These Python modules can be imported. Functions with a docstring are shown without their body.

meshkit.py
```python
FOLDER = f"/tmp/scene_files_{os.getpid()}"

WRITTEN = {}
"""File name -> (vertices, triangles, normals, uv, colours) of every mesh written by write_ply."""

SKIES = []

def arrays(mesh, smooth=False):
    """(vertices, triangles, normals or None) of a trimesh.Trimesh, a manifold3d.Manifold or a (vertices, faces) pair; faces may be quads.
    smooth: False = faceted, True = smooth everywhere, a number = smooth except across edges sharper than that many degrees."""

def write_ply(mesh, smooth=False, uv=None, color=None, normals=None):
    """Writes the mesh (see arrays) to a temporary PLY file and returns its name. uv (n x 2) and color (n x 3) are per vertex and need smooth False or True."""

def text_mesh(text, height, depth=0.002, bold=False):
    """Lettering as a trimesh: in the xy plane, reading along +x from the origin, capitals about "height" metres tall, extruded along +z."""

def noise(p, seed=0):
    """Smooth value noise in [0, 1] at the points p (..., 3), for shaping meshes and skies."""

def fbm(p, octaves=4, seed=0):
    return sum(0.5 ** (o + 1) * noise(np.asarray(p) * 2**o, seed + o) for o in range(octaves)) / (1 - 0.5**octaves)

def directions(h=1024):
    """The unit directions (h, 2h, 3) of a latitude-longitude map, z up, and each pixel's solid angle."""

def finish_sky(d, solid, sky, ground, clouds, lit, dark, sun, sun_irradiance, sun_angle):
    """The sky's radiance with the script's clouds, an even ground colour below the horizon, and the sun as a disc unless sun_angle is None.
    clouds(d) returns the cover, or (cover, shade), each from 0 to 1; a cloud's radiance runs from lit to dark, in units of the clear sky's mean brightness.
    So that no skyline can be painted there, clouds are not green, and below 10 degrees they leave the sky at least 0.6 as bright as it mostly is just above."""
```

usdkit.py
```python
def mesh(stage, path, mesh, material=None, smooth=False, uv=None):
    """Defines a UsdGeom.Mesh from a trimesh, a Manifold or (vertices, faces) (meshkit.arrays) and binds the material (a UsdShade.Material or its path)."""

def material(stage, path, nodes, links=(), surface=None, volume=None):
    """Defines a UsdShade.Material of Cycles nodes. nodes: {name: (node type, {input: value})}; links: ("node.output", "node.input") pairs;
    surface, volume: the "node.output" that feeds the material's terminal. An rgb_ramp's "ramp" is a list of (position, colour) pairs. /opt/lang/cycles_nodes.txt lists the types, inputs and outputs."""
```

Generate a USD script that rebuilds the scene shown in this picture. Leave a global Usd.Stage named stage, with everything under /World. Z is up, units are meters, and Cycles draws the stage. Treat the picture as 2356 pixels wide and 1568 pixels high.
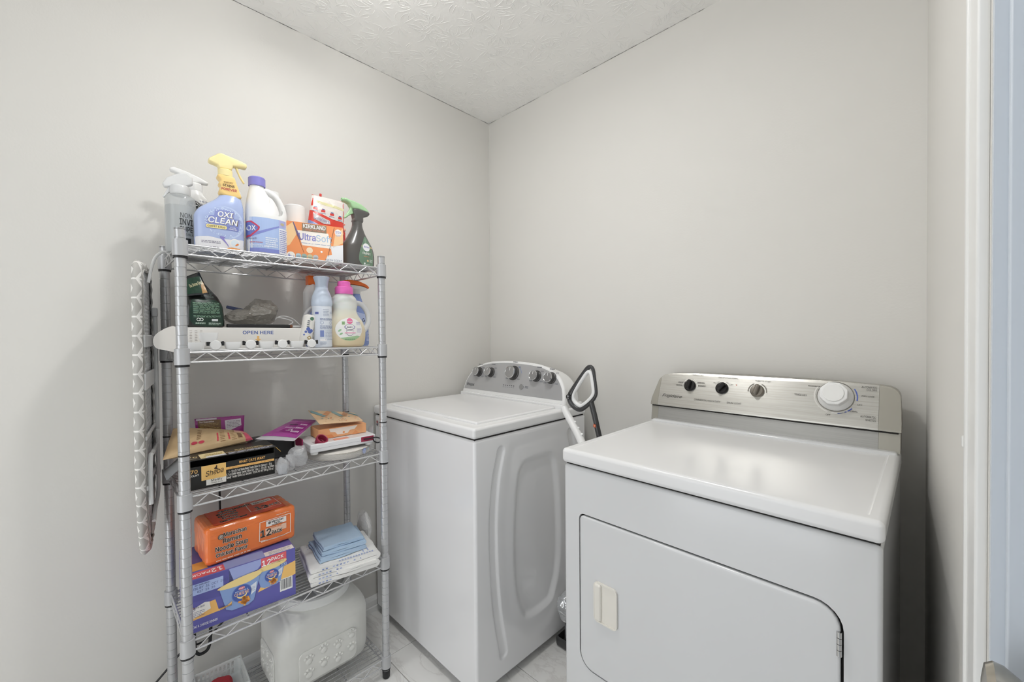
import math, random
import numpy as np, trimesh, manifold3d, shapely
from shapely.geometry import Polygon, LineString, Point, box as sbox
from shapely import affinity
from scipy.interpolate import PchipInterpolator
import usdkit, meshkit
from pxr import Usd, UsdGeom, UsdLux, UsdShade, Gf, Sdf, Vt

stage = Usd.Stage.CreateInMemory()
UsdGeom.SetStageUpAxis(stage, UsdGeom.Tokens.z)
UsdGeom.SetStageMetersPerUnit(stage, 1.0)
UsdGeom.Xform.Define(stage, '/World')

# ------------------------------------------------------------------ camera, light, exposure
CAM, YAW, PITCH, ROLL, FPX = (1.7646, -1.6306, 1.2406), 0.7736, -0.0132, -0.0084, 954.56
EXPOSURE = 0.26
BULBS = [(1.00, -1.05, 2.36), (0.62, -1.06, 2.36)]
BULB_R, BULB_E = 0.05, (182.0, 54.0)
DOORWAY_E = 0.92
H = 2.455
cam = UsdGeom.Camera.Define(stage, '/World/Camera')
cam.CreateHorizontalApertureAttr(36.0); cam.CreateVerticalApertureAttr(36.0 * 1568 / 2356)
cam.CreateFocalLengthAttr(FPX / 2356 * 36.0); cam.CreateClippingRangeAttr((0.02, 100.0)); cam.CreateExposureAttr(EXPOSURE)
_f = np.array([-math.sin(YAW), math.cos(YAW), 0]); _r = np.array([math.cos(YAW), math.sin(YAW), 0]); _u = np.array([0, 0, 1.0])
_f2 = _f * math.cos(PITCH) + _u * math.sin(PITCH); _u2 = -_f * math.sin(PITCH) + _u * math.cos(PITCH)
_r3 = _r * math.cos(ROLL) + _u2 * math.sin(ROLL); _u3 = -_r * math.sin(ROLL) + _u2 * math.cos(ROLL)
cam.AddTransformOp().Set(Gf.Matrix4d(*_r3, 0, *_u3, 0, *(-_f2), 0, *CAM, 1))
day = UsdLux.RectLight.Define(stage, '/World/doorway_daylight')          # daylight coming in by the open doorway behind the camera
day.CreateWidthAttr(0.9); day.CreateHeightAttr(2.0); day.CreateIntensityAttr(DOORWAY_E); day.CreateColorAttr((0.90, 0.95, 1.0))
day.AddTranslateOp().Set((0.935, -2.555, 1.03)); day.AddRotateXYZOp().Set((90, 0, 0))
dome = UsdLux.DomeLight.Define(stage, '/World/sky'); dome.CreateIntensityAttr(0.3)

# ------------------------------------------------------------------ helpers: scene tree
_taken = set()
def numbered(parent, name):
    p, k = f'{parent}/{name}', 0
    while p in _taken:
        k += 1; p = f'{parent}/{name}_{k:03d}'
    _taken.add(p)
    return p
def tag(p, **kw):
    for k, v in kw.items():
        if v: p.SetCustomDataByKey({'cat': 'category'}.get(k, k), v)
    return p
def thing(name, label, cat, loc=(0, 0, 0), rotz=0.0, group=None, rx=0.0, ry=0.0):
    x = UsdGeom.Xform.Define(stage, numbered('/World', name))
    x.AddTranslateOp().Set(Gf.Vec3d(*map(float, loc)))
    if rotz: x.AddRotateZOp().Set(float(rotz))
    if ry: x.AddRotateYOp().Set(float(ry))
    if rx: x.AddRotateXOp().Set(float(rx))
    return tag(x.GetPrim(), label=label, cat=cat, group=group)
def obj(name, mesh, m, parent=None, smooth=35, label=None, cat=None, kind=None, group=None):
    base = str(parent.GetPath()) if parent is not None else '/World'
    p = usdkit.mesh(stage, numbered(base, name), mesh, m, smooth=smooth).GetPrim()
    return tag(p, label=label, cat=cat, kind=kind, group=group)
def struct(name, mesh, m, parent=None, smooth=False):
    return obj(name, mesh, m, parent, smooth, kind=None if parent is not None else 'structure')

# ------------------------------------------------------------------ helpers: colour, materials
def C(h):
    s = np.array([int(h[i:i + 2], 16) / 255 for i in (0, 2, 4)])
    return tuple(np.where(s < 0.04045, s / 12.92, ((s + 0.055) / 1.055) ** 2.4))
def mat(name, color, rough=0.45, metal=0.0, bump=None, coat=0.0, var=None, trans=0.0, spec=None, sub=0.0, alpha=None, aniso=0.0):
    c = C(color) if isinstance(color, str) else color
    n = {'p': ('principled_bsdf', {'base_color': c, 'roughness': rough, 'metallic': metal})}
    if coat: n['p'][1].update(coat_weight=coat, coat_roughness=0.08)
    if trans: n['p'][1].update(transmission_weight=trans)
    if spec is not None: n['p'][1].update(specular_ior_level=spec)
    if sub: n['p'][1].update(subsurface_weight=sub, subsurface_scale=0.01)
    if aniso: n['p'][1].update(anisotropic=aniso)
    L = []
    if bump or var: n['g'] = ('texture_coordinate', {})
    if var:       # (other colour, scale, (sx,sy,sz))
        n['vm'] = ('mapping', {'scale': var[2] if len(var) > 2 else (1, 1, 1)}); L += [('g.object', 'vm.vector')]
        n['vn'] = ('noise_texture', {'scale': var[1], 'detail': 4}); L += [('vm.vector', 'vn.vector')]
        n['vr'] = ('rgb_ramp', {'ramp': [(0.35, c), (0.65, C(var[0]))]}); L += [('vn.fac', 'vr.fac'), ('vr.color', 'p.base_color')]
    if bump:      # (scale, strength, distance)
        n['bn'] = ('noise_texture', {'scale': bump[0], 'detail': 3}); L += [('g.object', 'bn.vector')]
        n['b'] = ('bump', {'strength': bump[1], 'distance': bump[2]}); L += [('bn.fac', 'b.height'), ('b.normal', 'p.normal')]
    surf = 'p.BSDF'
    if alpha is not None:
        n['t'] = ('transparent_bsdf', {'color': (1, 1, 1)}); n['mx'] = ('mix_closure', {'fac': alpha})
        L += [('t.BSDF', 'mx.closure1'), ('p.BSDF', 'mx.closure2')]; surf = 'mx.closure'
    return usdkit.material(stage, numbered('/World/Looks', name), n, L, surface=surf)
M = {}
M['print'] = usdkit.material(stage, numbered('/World/Looks', 'printed_ink'), {'a': ('attribute', {'attribute': 'tint'}), 'p': ('principled_bsdf', {'roughness': 0.5})}, [('a.color', 'p.base_color')], surface='p.BSDF')
M['print_gloss'] = usdkit.material(stage, numbered('/World/Looks', 'printed_film'), {'a': ('attribute', {'attribute': 'tint'}), 'p': ('principled_bsdf', {'roughness': 0.28})}, [('a.color', 'p.base_color')], surface='p.BSDF')

# ------------------------------------------------------------------ helpers: shapes
cat = trimesh.util.concatenate
def T(m, t=(0, 0, 0), rz=0, rx=0, ry=0):
    m = m.copy()
    for a, ax in ((rx, (1, 0, 0)), (ry, (0, 1, 0)), (rz, (0, 0, 1))):
        if a: m.apply_transform(trimesh.transformations.rotation_matrix(math.radians(a), ax))
    m.apply_translation(t); return m
def tm(man):
    g = man.to_mesh(); return trimesh.Trimesh(g.vert_properties[:, :3], g.tri_verts, process=False)
def mf(t):
    return manifold3d.Manifold(manifold3d.Mesh(np.asarray(t.vertices, np.float32), np.asarray(t.faces, np.uint32)))
def box(x0, x1, y0, y1, z0, z1):
    m = trimesh.creation.box([x1 - x0, y1 - y0, z1 - z0]); m.apply_translation([(x0 + x1) / 2, (y0 + y1) / 2, (z0 + z1) / 2]); return m
def rboxm(x0, x1, y0, y1, z0, z1, r=0.004, seg=12):
    r = min(r, (x1 - x0) / 2.01, (y1 - y0) / 2.01, (z1 - z0) / 2.01)
    s = manifold3d.Manifold.sphere(r, seg)
    return manifold3d.Manifold.batch_hull([s.translate((x, y, z)) for x in (x0 + r, x1 - r) for y in (y0 + r, y1 - r) for z in (z0 + r, z1 - r)])
def rbox(*a, **k): return tm(rboxm(*a, **k))
def tube(pts, r, sides=8, closed=False):
    p = np.asarray(pts, float); n = len(p)
    if closed: t = np.roll(p, -1, 0) - np.roll(p, 1, 0)
    else: t = np.gradient(p, axis=0)
    t /= np.linalg.norm(t, axis=1, keepdims=True) + 1e-12
    a = np.cross(t[0], [0, 0, 1.0]);
    if np.linalg.norm(a) < 1e-3: a = np.cross(t[0], [1.0, 0, 0])
    A = []
    for i in range(n):
        a = a - t[i] * (a @ t[i]); a /= np.linalg.norm(a) + 1e-12; A.append(a)
    A = np.array(A); B = np.cross(t, A); ang = np.arange(sides) * 2 * np.pi / sides
    R = np.broadcast_to(np.asarray(r, float), (n,))[:, None, None]
    v = p[:, None] + R * (np.cos(ang)[None, :, None] * A[:, None] + np.sin(ang)[None, :, None] * B[:, None])
    v = v.reshape(-1, 3); f = []
    for i in range(n if closed else n - 1):
        k = (i + 1) % n
        for j in range(sides):
            q = (j + 1) % sides
            f += [[i * sides + j, i * sides + q, k * sides + q], [i * sides + j, k * sides + q, k * sides + j]]
    if not closed:
        v = np.vstack([v, p[0], p[-1]]); a0, a1 = n * sides, n * sides + 1
        for j in range(sides):
            q = (j + 1) % sides; f += [[a0, q, j], [a1, (n - 1) * sides + j, (n - 1) * sides + q]]
    return trimesh.Trimesh(v, f, process=False)
def curve(pts, n=24):
    p = np.asarray(pts, float); s = np.r_[0, np.cumsum(np.linalg.norm(np.diff(p, axis=0), axis=1))]
    return PchipInterpolator(s, p, axis=0)(np.linspace(0, s[-1], n))
def spline(pts, n=40, closed=False):          # Catmull-Rom
    p = np.asarray(pts, float)
    q = np.vstack([p[-1], p, p[0], p[1]]) if closed else np.vstack([2 * p[0] - p[1], p, 2 * p[-1] - p[-2]])
    k = len(p) if closed else len(p) - 1; o = []
    for t in np.linspace(0, k, n, endpoint=not closed):
        i = min(int(t), k - 1); u = t - i; a, b, c, d = q[i], q[i + 1], q[i + 2], q[i + 3]
        o.append(0.5 * (2 * b + (c - a) * u + (2 * a - 5 * b + 4 * c - d) * u * u + (3 * b - a - 3 * c + d) * u ** 3))
    return np.array(o)
def lathe(prof, seg=32):
    return trimesh.creation.revolve(np.asarray(prof, float), sections=seg)
def cyl(r, z0, z1, seg=24, b=0.0):
    b = b or min(r, z1 - z0) * 0.08
    return lathe([(0, z0), (r - b, z0), (r, z0 + b), (r, z1 - b), (r - b, z1), (0, z1)], seg)
def prism(poly, depth, bevel=0.0, seg=8):
    """polygon in xy extruded along +z, edges rounded by bevel"""
    g = poly if isinstance(poly, Polygon) else Polygon(poly)
    g = g.buffer(0)
    if bevel: g = g.buffer(-bevel)
    g = shapely.geometry.polygon.orient(g.simplify(0.0002) if g.geom_type == 'Polygon' else max(g.geoms, key=lambda a: a.area))
    cs = manifold3d.CrossSection([np.array(g.exterior.coords[:-1])] + [np.array(i.coords[:-1]) for i in g.interiors], manifold3d.FillRule.EvenOdd)
    if not bevel: return tm(manifold3d.Manifold.extrude(cs, depth))
    return tm(manifold3d.Manifold.extrude(cs, max(depth - 2 * bevel, 1e-4)).minkowski_sum(manifold3d.Manifold.sphere(bevel, seg)).translate((0, 0, bevel)))
def upright(m, yc=0.0):
    """prism drawn in (x, z): turn its xy plane upright, thickness along y, centred on yc"""
    m = m.copy(); v = m.vertices.copy(); d = v[:, 2].max()
    m.vertices = np.c_[v[:, 0], yc + d / 2 - v[:, 2], v[:, 1]]; return m
def rrect(x0, x1, y0, y1, r):
    return sbox(x0 + r, y0 + r, x1 - r, y1 - r).buffer(r, quad_segs=6)
class Loft:
    """superellipse sections (z, a, b, n, cx, cy) blended along z"""
    def __init__(s, secs):
        q = np.array([list(x) + [0] * (6 - len(x)) for x in secs], float)
        s.z0, s.z1 = q[0, 0], q[-1, 0]; s.f = PchipInterpolator(q[:, 0], q[:, 1:]); s.zk = q[:, 0]
    def mesh(s, rows=40, seg=40, closed=True):
        z = np.unique(np.r_[np.linspace(s.z0, s.z1, rows), s.zk]); th = np.arange(seg) * 2 * np.pi / seg
        V = []
        for zz, (a, b, n, cx, cy) in zip(z, s.f(z)):
            c, d = np.cos(th), np.sin(th); e = 2.0 / n
            V.append(np.c_[cx + a * np.sign(c) * np.abs(c) ** e, cy + b * np.sign(d) * np.abs(d) ** e, np.full(seg, zz)])
        k = len(z); v = np.vstack(V); i, j = np.meshgrid(np.arange(k - 1), np.arange(seg), indexing='ij'); q = (j + 1) % seg
        f = np.vstack([np.stack([i * seg + j, i * seg + q, (i + 1) * seg + q], -1).reshape(-1, 3), np.stack([i * seg + j, (i + 1) * seg + q, (i + 1) * seg + j], -1).reshape(-1, 3)])
        if closed:
            v = np.vstack([v, V[0].mean(0), V[-1].mean(0)]); j = np.arange(seg); q = (j + 1) % seg
            f = np.vstack([f, np.stack([np.full(seg, k * seg), q, j], -1), np.stack([np.full(seg, k * seg + 1), (k - 1) * seg + j, (k - 1) * seg + q], -1)])
        return trimesh.Trimesh(v, f, process=False)
    def front(s, uv, off):
        u, v = uv[:, 0], np.clip(uv[:, 1], s.z0, s.z1); a, b, n, cx, cy = s.f(v).T
        t = np.clip((u - cx) / a, -0.995, 0.995); y = (1 - np.abs(t) ** n) ** (1 / n)
        nx = np.sign(t) * np.abs(t) ** (n - 1) / a; ny = -np.abs(y) ** (n - 1) / b; l = np.hypot(nx, ny) + 1e-9
        return np.c_[cx + a * t + off * nx / l, cy - b * y + off * ny / l, v]
def plane(O, U, V):
    O, U, V = (np.asarray(x, float) for x in (O, U, V)); N = np.cross(U, V); N /= np.linalg.norm(N)
    return lambda uv, off: O + uv[:, :1] * U + uv[:, 1:] * V + off * N
def face(y=0.0, x=0.0, z=0.0): return plane((x, y, z), (1, 0, 0), (0, 0, 1))
def round_front(r, x=0.0, y=0.0, turn=0.0, rz=None):
    def g(uv, off):
        R = r if rz is None else np.interp(uv[:, 1], rz[0], rz[1]); a = uv[:, 0] / r + turn
        return np.c_[x + (R + off) * np.sin(a), y - (R + off) * np.cos(a), uv[:, 1]]
    return g
_text = {}
def text2d(t, bold):
    if (t, bold) not in _text:
        m = meshkit.text_mesh(t, 1.0, 0.01, bold); top = m.face_normals[:, 2] > 0.9
        f = m.faces[top]; u, inv = np.unique(f, return_inverse=True); v = m.vertices[u][:, :2].copy()
        v[:, 0] -= v[:, 0].min(); _text[t, bold] = (v, inv.reshape(-1, 3), v[:, 0].max())
    return _text[t, bold]
class Print:
    def __init__(s, mapf, edge=None, step=0.00025): s.m, s.e, s.st, s.V, s.F, s.K, s.n = mapf, edge, step, [], [], [], 0
    def tri(s, v, f, col, layer):
        if s.e and len(f):
            v3, f = trimesh.remesh.subdivide_to_size(np.c_[v, np.zeros(len(v))], f, s.e, max_iter=12); v = v3[:, :2]
        if not len(f): return s
        p = s.m(np.asarray(v, float), s.st * (layer + 1))
        t = p[f]; 
        s.V.append(p); s.F.append(np.asarray(f) + s.n); s.K.append(np.tile(C(col), (len(f), 1))); s.n += len(p); return s
    def poly(s, g, col, layer=0):
        g = g if hasattr(g, 'geom_type') else Polygon(g)
        for q in getattr(g, 'geoms', [g]):
            if q.geom_type == 'Polygon' and q.area > 1e-10:
                v, f = trimesh.creation.triangulate_polygon(q, engine='earcut'); s.tri(v, f, col, layer)
        return s
    def rect(s, x0, x1, y0, y1, col, layer=0, r=0):
        return s.poly(rrect(x0, x1, y0, y1, r) if r else sbox(x0, y0, x1, y1), col, layer)
    def disc(s, x, y, r, col, layer=0, ry=None): return s.poly(affinity.scale(Point(x, y).buffer(r, quad_segs=8), 1, (ry or r) / r), col, layer)
    def ring(s, x, y, r, w, col, layer=0): return s.poly(Point(x, y).buffer(r, quad_segs=8).difference(Point(x, y).buffer(r - w, quad_segs=8)), col, layer)
    def line(s, pts, w, col, layer=0): return s.poly(LineString(pts).buffer(w / 2, quad_segs=3), col, layer)
    def text(s, t, x, y, h, col, layer=1, bold=False, w=None, al='c', shear=0.0, rot=0.0):
        v, f, W = text2d(t, bold); sx = h if w is None else w / W
        q = np.c_[v[:, 0] * sx + v[:, 1] * h * shear, v[:, 1] * h]; q[:, 0] -= {'c': 0.5, 'l': 0, 'r': 1}[al] * W * sx
        a = math.radians(rot); q = q @ np.array([[math.cos(a), math.sin(a)], [-math.sin(a), math.cos(a)]])
        return s.tri(q + (x, y), f, col, layer)
    def bars(s, x0, x1, y0, y1, rows, col, layer=1, seed=0, fill=0.55):
        r = random.Random(seed); dy = (y1 - y0) / rows
        for i in range(rows):
            x, y = x0, y1 - (i + 1) * dy; end = x1 - r.random() * 0.25 * (x1 - x0) * (i % 3 == 2)
            while x < end:
                w = min((0.06 + 0.16 * r.random()) * (x1 - x0), end - x)
                s.tri([(x, y), (x + w, y), (x + w, y + dy * fill), (x, y + dy * fill)], [[0, 1, 2], [0, 2, 3]], col, layer); x += w + 0.03 * (x1 - x0)
        return s
    def barcode(s, x0, x1, y0, y1, seed=1, layer=1, bg='F4F4F2', fg='55565C'):
        s.rect(x0, x1, y0, y1, bg, layer); r = random.Random(seed); x = x0 + 0.06 * (x1 - x0)
        while x < x1 - 0.08 * (x1 - x0):
            w = (x1 - x0) * r.choice((0.012, 0.02, 0.035)); s.rect(x, x + w, y0 + 0.14 * (y1 - y0), y1 - 0.05 * (y1 - y0), fg, layer + 1); x += w + (x1 - x0) * r.choice((0.015, 0.03))
        return s
    def build(s, parent, name='printed_label', m='print', label=None):
        v, f = np.vstack(s.V), np.vstack(s.F)
        p = usdkit.mesh(stage, numbered(str(parent.GetPath()), name), (v, f), M[m])
        UsdGeom.PrimvarsAPI(p).CreatePrimvar('tint', Sdf.ValueTypeNames.Color3fArray, 'uniform').Set(Vt.Vec3fArray.FromNumpy(np.vstack(s.K).astype(np.float32)))
        return tag(p.GetPrim(), label=label)
def pillow(cor, th, nu=28, nv=20, crease=0.15, seed=0, bulge=1.0, sag=0.0, flat=False):
    """a filled pouch or sheet on four corners (bl, br, tr, tl); returns (mesh, map for prints in metres, width, height)"""
    bl, br, tr, tl = (np.asarray(c, float) for c in cor)
    W, Hh = np.linalg.norm(br - bl), np.linalg.norm(tl - bl); N = np.cross(br - bl, tl - bl); N /= np.linalg.norm(N)
    def P(u, v, side):
        base = (bl * ((1 - u) * (1 - v))[:, None] + br * (u * (1 - v))[:, None] + tr * (u * v)[:, None] + tl * ((1 - u) * v)[:, None])
        pr = (np.clip(4 * u * (1 - u), 0, 1) * np.clip(4 * v * (1 - v), 0, 1)) ** (0.45 / bulge)
        if flat: pr = np.clip(np.minimum(np.minimum(u, 1 - u) / 0.08, np.minimum(v, 1 - v) / 0.08), 0, 1) ** 0.5
        q = np.c_[u * W, v * Hh, np.full(len(u), 3.7 + seed)]
        wr = np.abs(meshkit.fbm(q * 38, 3, seed) - 0.5) * 2 - 0.35
        lift = side * (th / 2) * pr + crease * th * wr * (0.35 + 0.65 * pr) + sag * 4 * u * (1 - u)
        return base + N * lift[:, None]
    u, v = (a.ravel() for a in np.meshgrid(np.linspace(0, 1, nu), np.linspace(0, 1, nv)))
    n = nu * nv; V = np.vstack([P(u, v, 1), P(u, v, -1)]); F = []
    for j in range(nv - 1):
        for i in range(nu - 1):
            a, b, c, d = j * nu + i, j * nu + i + 1, (j + 1) * nu + i + 1, (j + 1) * nu + i
            F += [[a, b, c], [a, c, d], [n + a, n + c, n + b], [n + a, n + d, n + c]]
    edge = [i for i in range(nu)] + [j * nu + nu - 1 for j in range(1, nv)] + [(nv - 1) * nu + i for i in range(nu - 2, -1, -1)] + [j * nu for j in range(nv - 2, 0, -1)]
    for a, b in zip(edge, edge[1:] + edge[:1]): F += [[b, a, n + a], [b, n + a, n + b]]
    def mp(uv, off):
        return P(np.clip(uv[:, 0] / W, 0, 1), np.clip(uv[:, 1] / Hh, 0, 1), 1) + N * (off + 0.0004)
    return trimesh.Trimesh(V, F, process=False), mp, W, Hh
def crumple(sx, sy, sz, seed=0, amp=0.35, sub=4, fr=4.0, flatbottom=True):
    """a crumpled lump: many random flat facets, softened by small creases"""
    r_ = np.random.default_rng(seed); m = trimesh.creation.icosphere(subdivisions=5); d = m.vertices
    nr_ = r_.normal(size=(80, 3)); nr_ /= np.linalg.norm(nr_, axis=1, keepdims=True); hh = 1 - amp * r_.random(80)
    q = np.maximum(d @ nr_.T, 1e-3); R = np.minimum((hh / q).min(1), 1.3)
    a = np.abs(meshkit.fbm(d * fr + seed * 7.1, 3, seed) - .5) * 2
    v = d * (R * (1 + .45 * amp * (.35 - a)))[:, None] * (sx, sy, sz) * 1.08
    if flatbottom: v[:, 2] = np.maximum(v[:, 2], -0.72 * sz)
    v[:, 2] -= v[:, 2].min(); m.vertices = v; return m

# ------------------------------------------------------------------ the room
def wallx(y): return 1.783 - 0.05 * y
def paint(name, color, scale=150, strength=0.12):
    return mat(name, color, 0.75, bump=(scale, strength, 0.002), spec=0.25)
M['wall'] = paint('wall_paint', 'E0DED9')
M['ceiling'] = mat('stomped_ceiling', 'F7F6F3', 0.45, bump=(60, .15, .003))
M['trim'] = mat('trim_gloss', 'F0F0EE', 0.3)
M['door'] = mat('door_blue_cast', 'D3DAE2', 0.4)  # white door and jambs, with the bluish daylight cast put into the colour
def marble(name, seed):
    n = {'g': ('texture_coordinate', {}), 'mp': ('mapping', {'location': (seed * 3.1, seed * 1.7, seed), 'scale': (1.0, 1.6, 1.0)}),
         'n': ('noise_texture', {'scale': 3.2, 'detail': 6, 'distortion': 2.2, 'roughness': 0.55}), 'r': ('rgb_ramp', {'ramp': [(0.0, C('F2F1EE')), (0.46, C('F0EFEC')), (0.495, C('E2E0DD')), (0.525, C('EFEEEB')), (1, C('F6F5F3'))]}),
         'p': ('principled_bsdf', {'roughness': 0.16})}
    return usdkit.material(stage, numbered('/World/Looks', name), n, [('g.object', 'mp.vector'), ('mp.vector', 'n.vector'), ('n.fac', 'r.fac'), ('r.color', 'p.base_color')], surface='p.BSDF')
M['marble'] = [marble('marble_tile', k) for k in range(4)]
M['grout'] = mat('grout', 'C8C5BF', 0.9)
YF, XE = -2.57, 1.98
fl = struct('floor', box(0, XE, YF, 0, -0.10, -0.004), M['grout'])
xs = [-0.31 + 0.61 * k for k in range(5)]; ys = [0.12 - 0.32 * k for k in range(10)]
for i in range(4):
    for j in range(9):
        a, b, c, d = max(xs[i], 0) + .0012, min(xs[i + 1], XE) - .0012, max(ys[j + 1], YF) + .0012, min(ys[j], 0) - .0012
        if b > a and d > c: obj('tile', T(tm(rboxm(a, b, c, d, -0.012, 0.0, 0.0012, 6))), M['marble'][(i * 3 + j * 5) % 4], fl, smooth=40)
ce = struct('ceiling', box(-0.1, XE + 0.1, YF - 0.1, 0.1, H, H + 0.08), M['ceiling'])
rg = np.random.default_rng(11); VV, FF, nv_ = [], [], 0                        # brush-stomped plaster: fans of little raised strokes
for gx in np.arange(.02, XE, .105):
    for gy in np.arange(YF + .03, 0, .105):
        c0 = np.array([gx, gy]) + rg.uniform(-.035, .035, 2); k_ = int(rg.integers(13, 22)); a0 = rg.uniform(0, 6.28)
        for q_ in range(k_):
            an = a0 + q_ * 6.283 / k_ + rg.normal(0, .10); ra, rb, be_ = rg.uniform(.008, .03), rg.uniform(.045, .082), rg.normal(0, .35)
            tt_ = np.linspace(0, 1, 6); rad_ = ra + (rb - ra) * tt_; aa = an + be_ * tt_ * tt_
            p_ = c0 + np.c_[rad_ * np.cos(aa), rad_ * np.sin(aa)]; d_ = np.gradient(p_, axis=0); d_ /= np.linalg.norm(d_, axis=1, keepdims=True); w_ = (rg.uniform(.0009, .0019) * np.sin(np.pi * np.clip(tt_, .08, .92)))[:, None]
            s_ = np.c_[-d_[:, 1], d_[:, 0]] * w_; hh_ = -.0015 * np.sin(np.pi * np.clip(tt_, .1, .9))
            VV.append(np.vstack([np.c_[p_ - s_, np.full(6, H + .0002)], np.c_[p_, H + hh_], np.c_[p_ + s_, np.full(6, H + .0002)]]))
            for u_ in range(5):
                for b_ in (0, 6): FF.append(np.array([[u_ + b_, u_ + 1 + b_, u_ + 7 + b_], [u_ + b_, u_ + 7 + b_, u_ + 6 + b_]]) + nv_)
            nv_ += 18
VV = np.vstack(VV); VV[:, 0] = np.clip(VV[:, 0], .001, None); VV[:, 1] = np.clip(VV[:, 1], None, -.001)
obj('plaster_strokes', trimesh.Trimesh(VV, np.vstack(FF), process=False), M['ceiling'], ce, smooth=True, kind='stuff')
struct('wall_left', box(-0.1, 0, YF - 0.1, 0.1, -0.1, H), M['wall'])
struct('wall_back', box(0, XE, 0, 0.1, -0.1, H), M['wall'])
DY0, DY1 = -0.88, -1.68
def wall_run(a, b, z0, z1): return T(prism([(wallx(b), b), (wallx(b) + .115, b), (wallx(a) + .115, a), (wallx(a), a)], z1 - z0), (0, 0, z0))
wr = [wall_run(0, DY0, -.1, H), wall_run(DY1, YF, -.1, H), wall_run(DY0, DY1, 2.05, H)]
struct('wall_right', cat(wr), M['wall'])
struct('wall_front', cat([box(0, 0.45, YF - .1, YF, -.1, H), box(1.42, XE, YF - .1, YF, -.1, H), box(.45, 1.42, YF - .1, YF, 2.07, H)]), M['wall'])
# casing and jambs of the closed door at the right edge, then the door
def along(y, out, dy, th, z0, z1, bev=0.003):
    return T(prism([(wallx(y) - out, y), (wallx(y) - out + th, y), (wallx(y - dy) - out + th, y - dy), (wallx(y - dy) - out, y - dy)], z1 - z0, bev), (0, 0, z0))
t1 = struct('trim_1', along(-0.80, 0.011, 0.072, 0.0115, 0, 2.12), M['trim'], smooth=40)
struct('casing_bead', along(-0.803, 0.0135, 0.012, 0.006, 0, 2.12, 0.0025), M['trim'], t1, 40)
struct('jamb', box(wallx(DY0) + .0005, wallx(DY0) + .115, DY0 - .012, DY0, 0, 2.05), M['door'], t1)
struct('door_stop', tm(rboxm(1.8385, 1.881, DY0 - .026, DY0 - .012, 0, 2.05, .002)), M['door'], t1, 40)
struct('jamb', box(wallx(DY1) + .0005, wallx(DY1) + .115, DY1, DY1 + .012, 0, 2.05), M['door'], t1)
struct('casing', along(-1.69, 0.011, 0.07, 0.0115, 0, 2.12), M['trim'], t1, 40)
struct('head_casing', along(-0.80, 0.011, 0.965, 0.0115, 2.05, 2.12), M['trim'], t1, 40)
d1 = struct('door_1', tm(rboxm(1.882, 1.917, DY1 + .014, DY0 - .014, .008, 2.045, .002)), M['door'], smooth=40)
for z0, z1 in ((.2, .82), (1.0, 1.9)):
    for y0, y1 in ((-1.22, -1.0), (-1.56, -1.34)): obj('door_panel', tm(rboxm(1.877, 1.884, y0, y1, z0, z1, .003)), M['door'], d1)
M['nickel'] = mat('brushed_nickel', 'B5B0A6', 0.28, 1.0)
kn = lathe([(0, 0), (.034, 0), (.034, .006), (.014, .010), (.012, .026), (.018, .036), (.0275, .050), (.0285, .058), (.024, .064), (.010, .0665), (0, .067)], 40)
obj('door_knob', T(kn, (1.882, -.962, .858), ry=-90), M['nickel'], d1, 30)
sm = obj('small_hook', cat([T(rbox(-.012, 0, -.008, .008, -.006, .006, .003)), T(rbox(-.014, -.006, -.008, .008, -.004, .012, .003))]), M['trim'])
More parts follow.
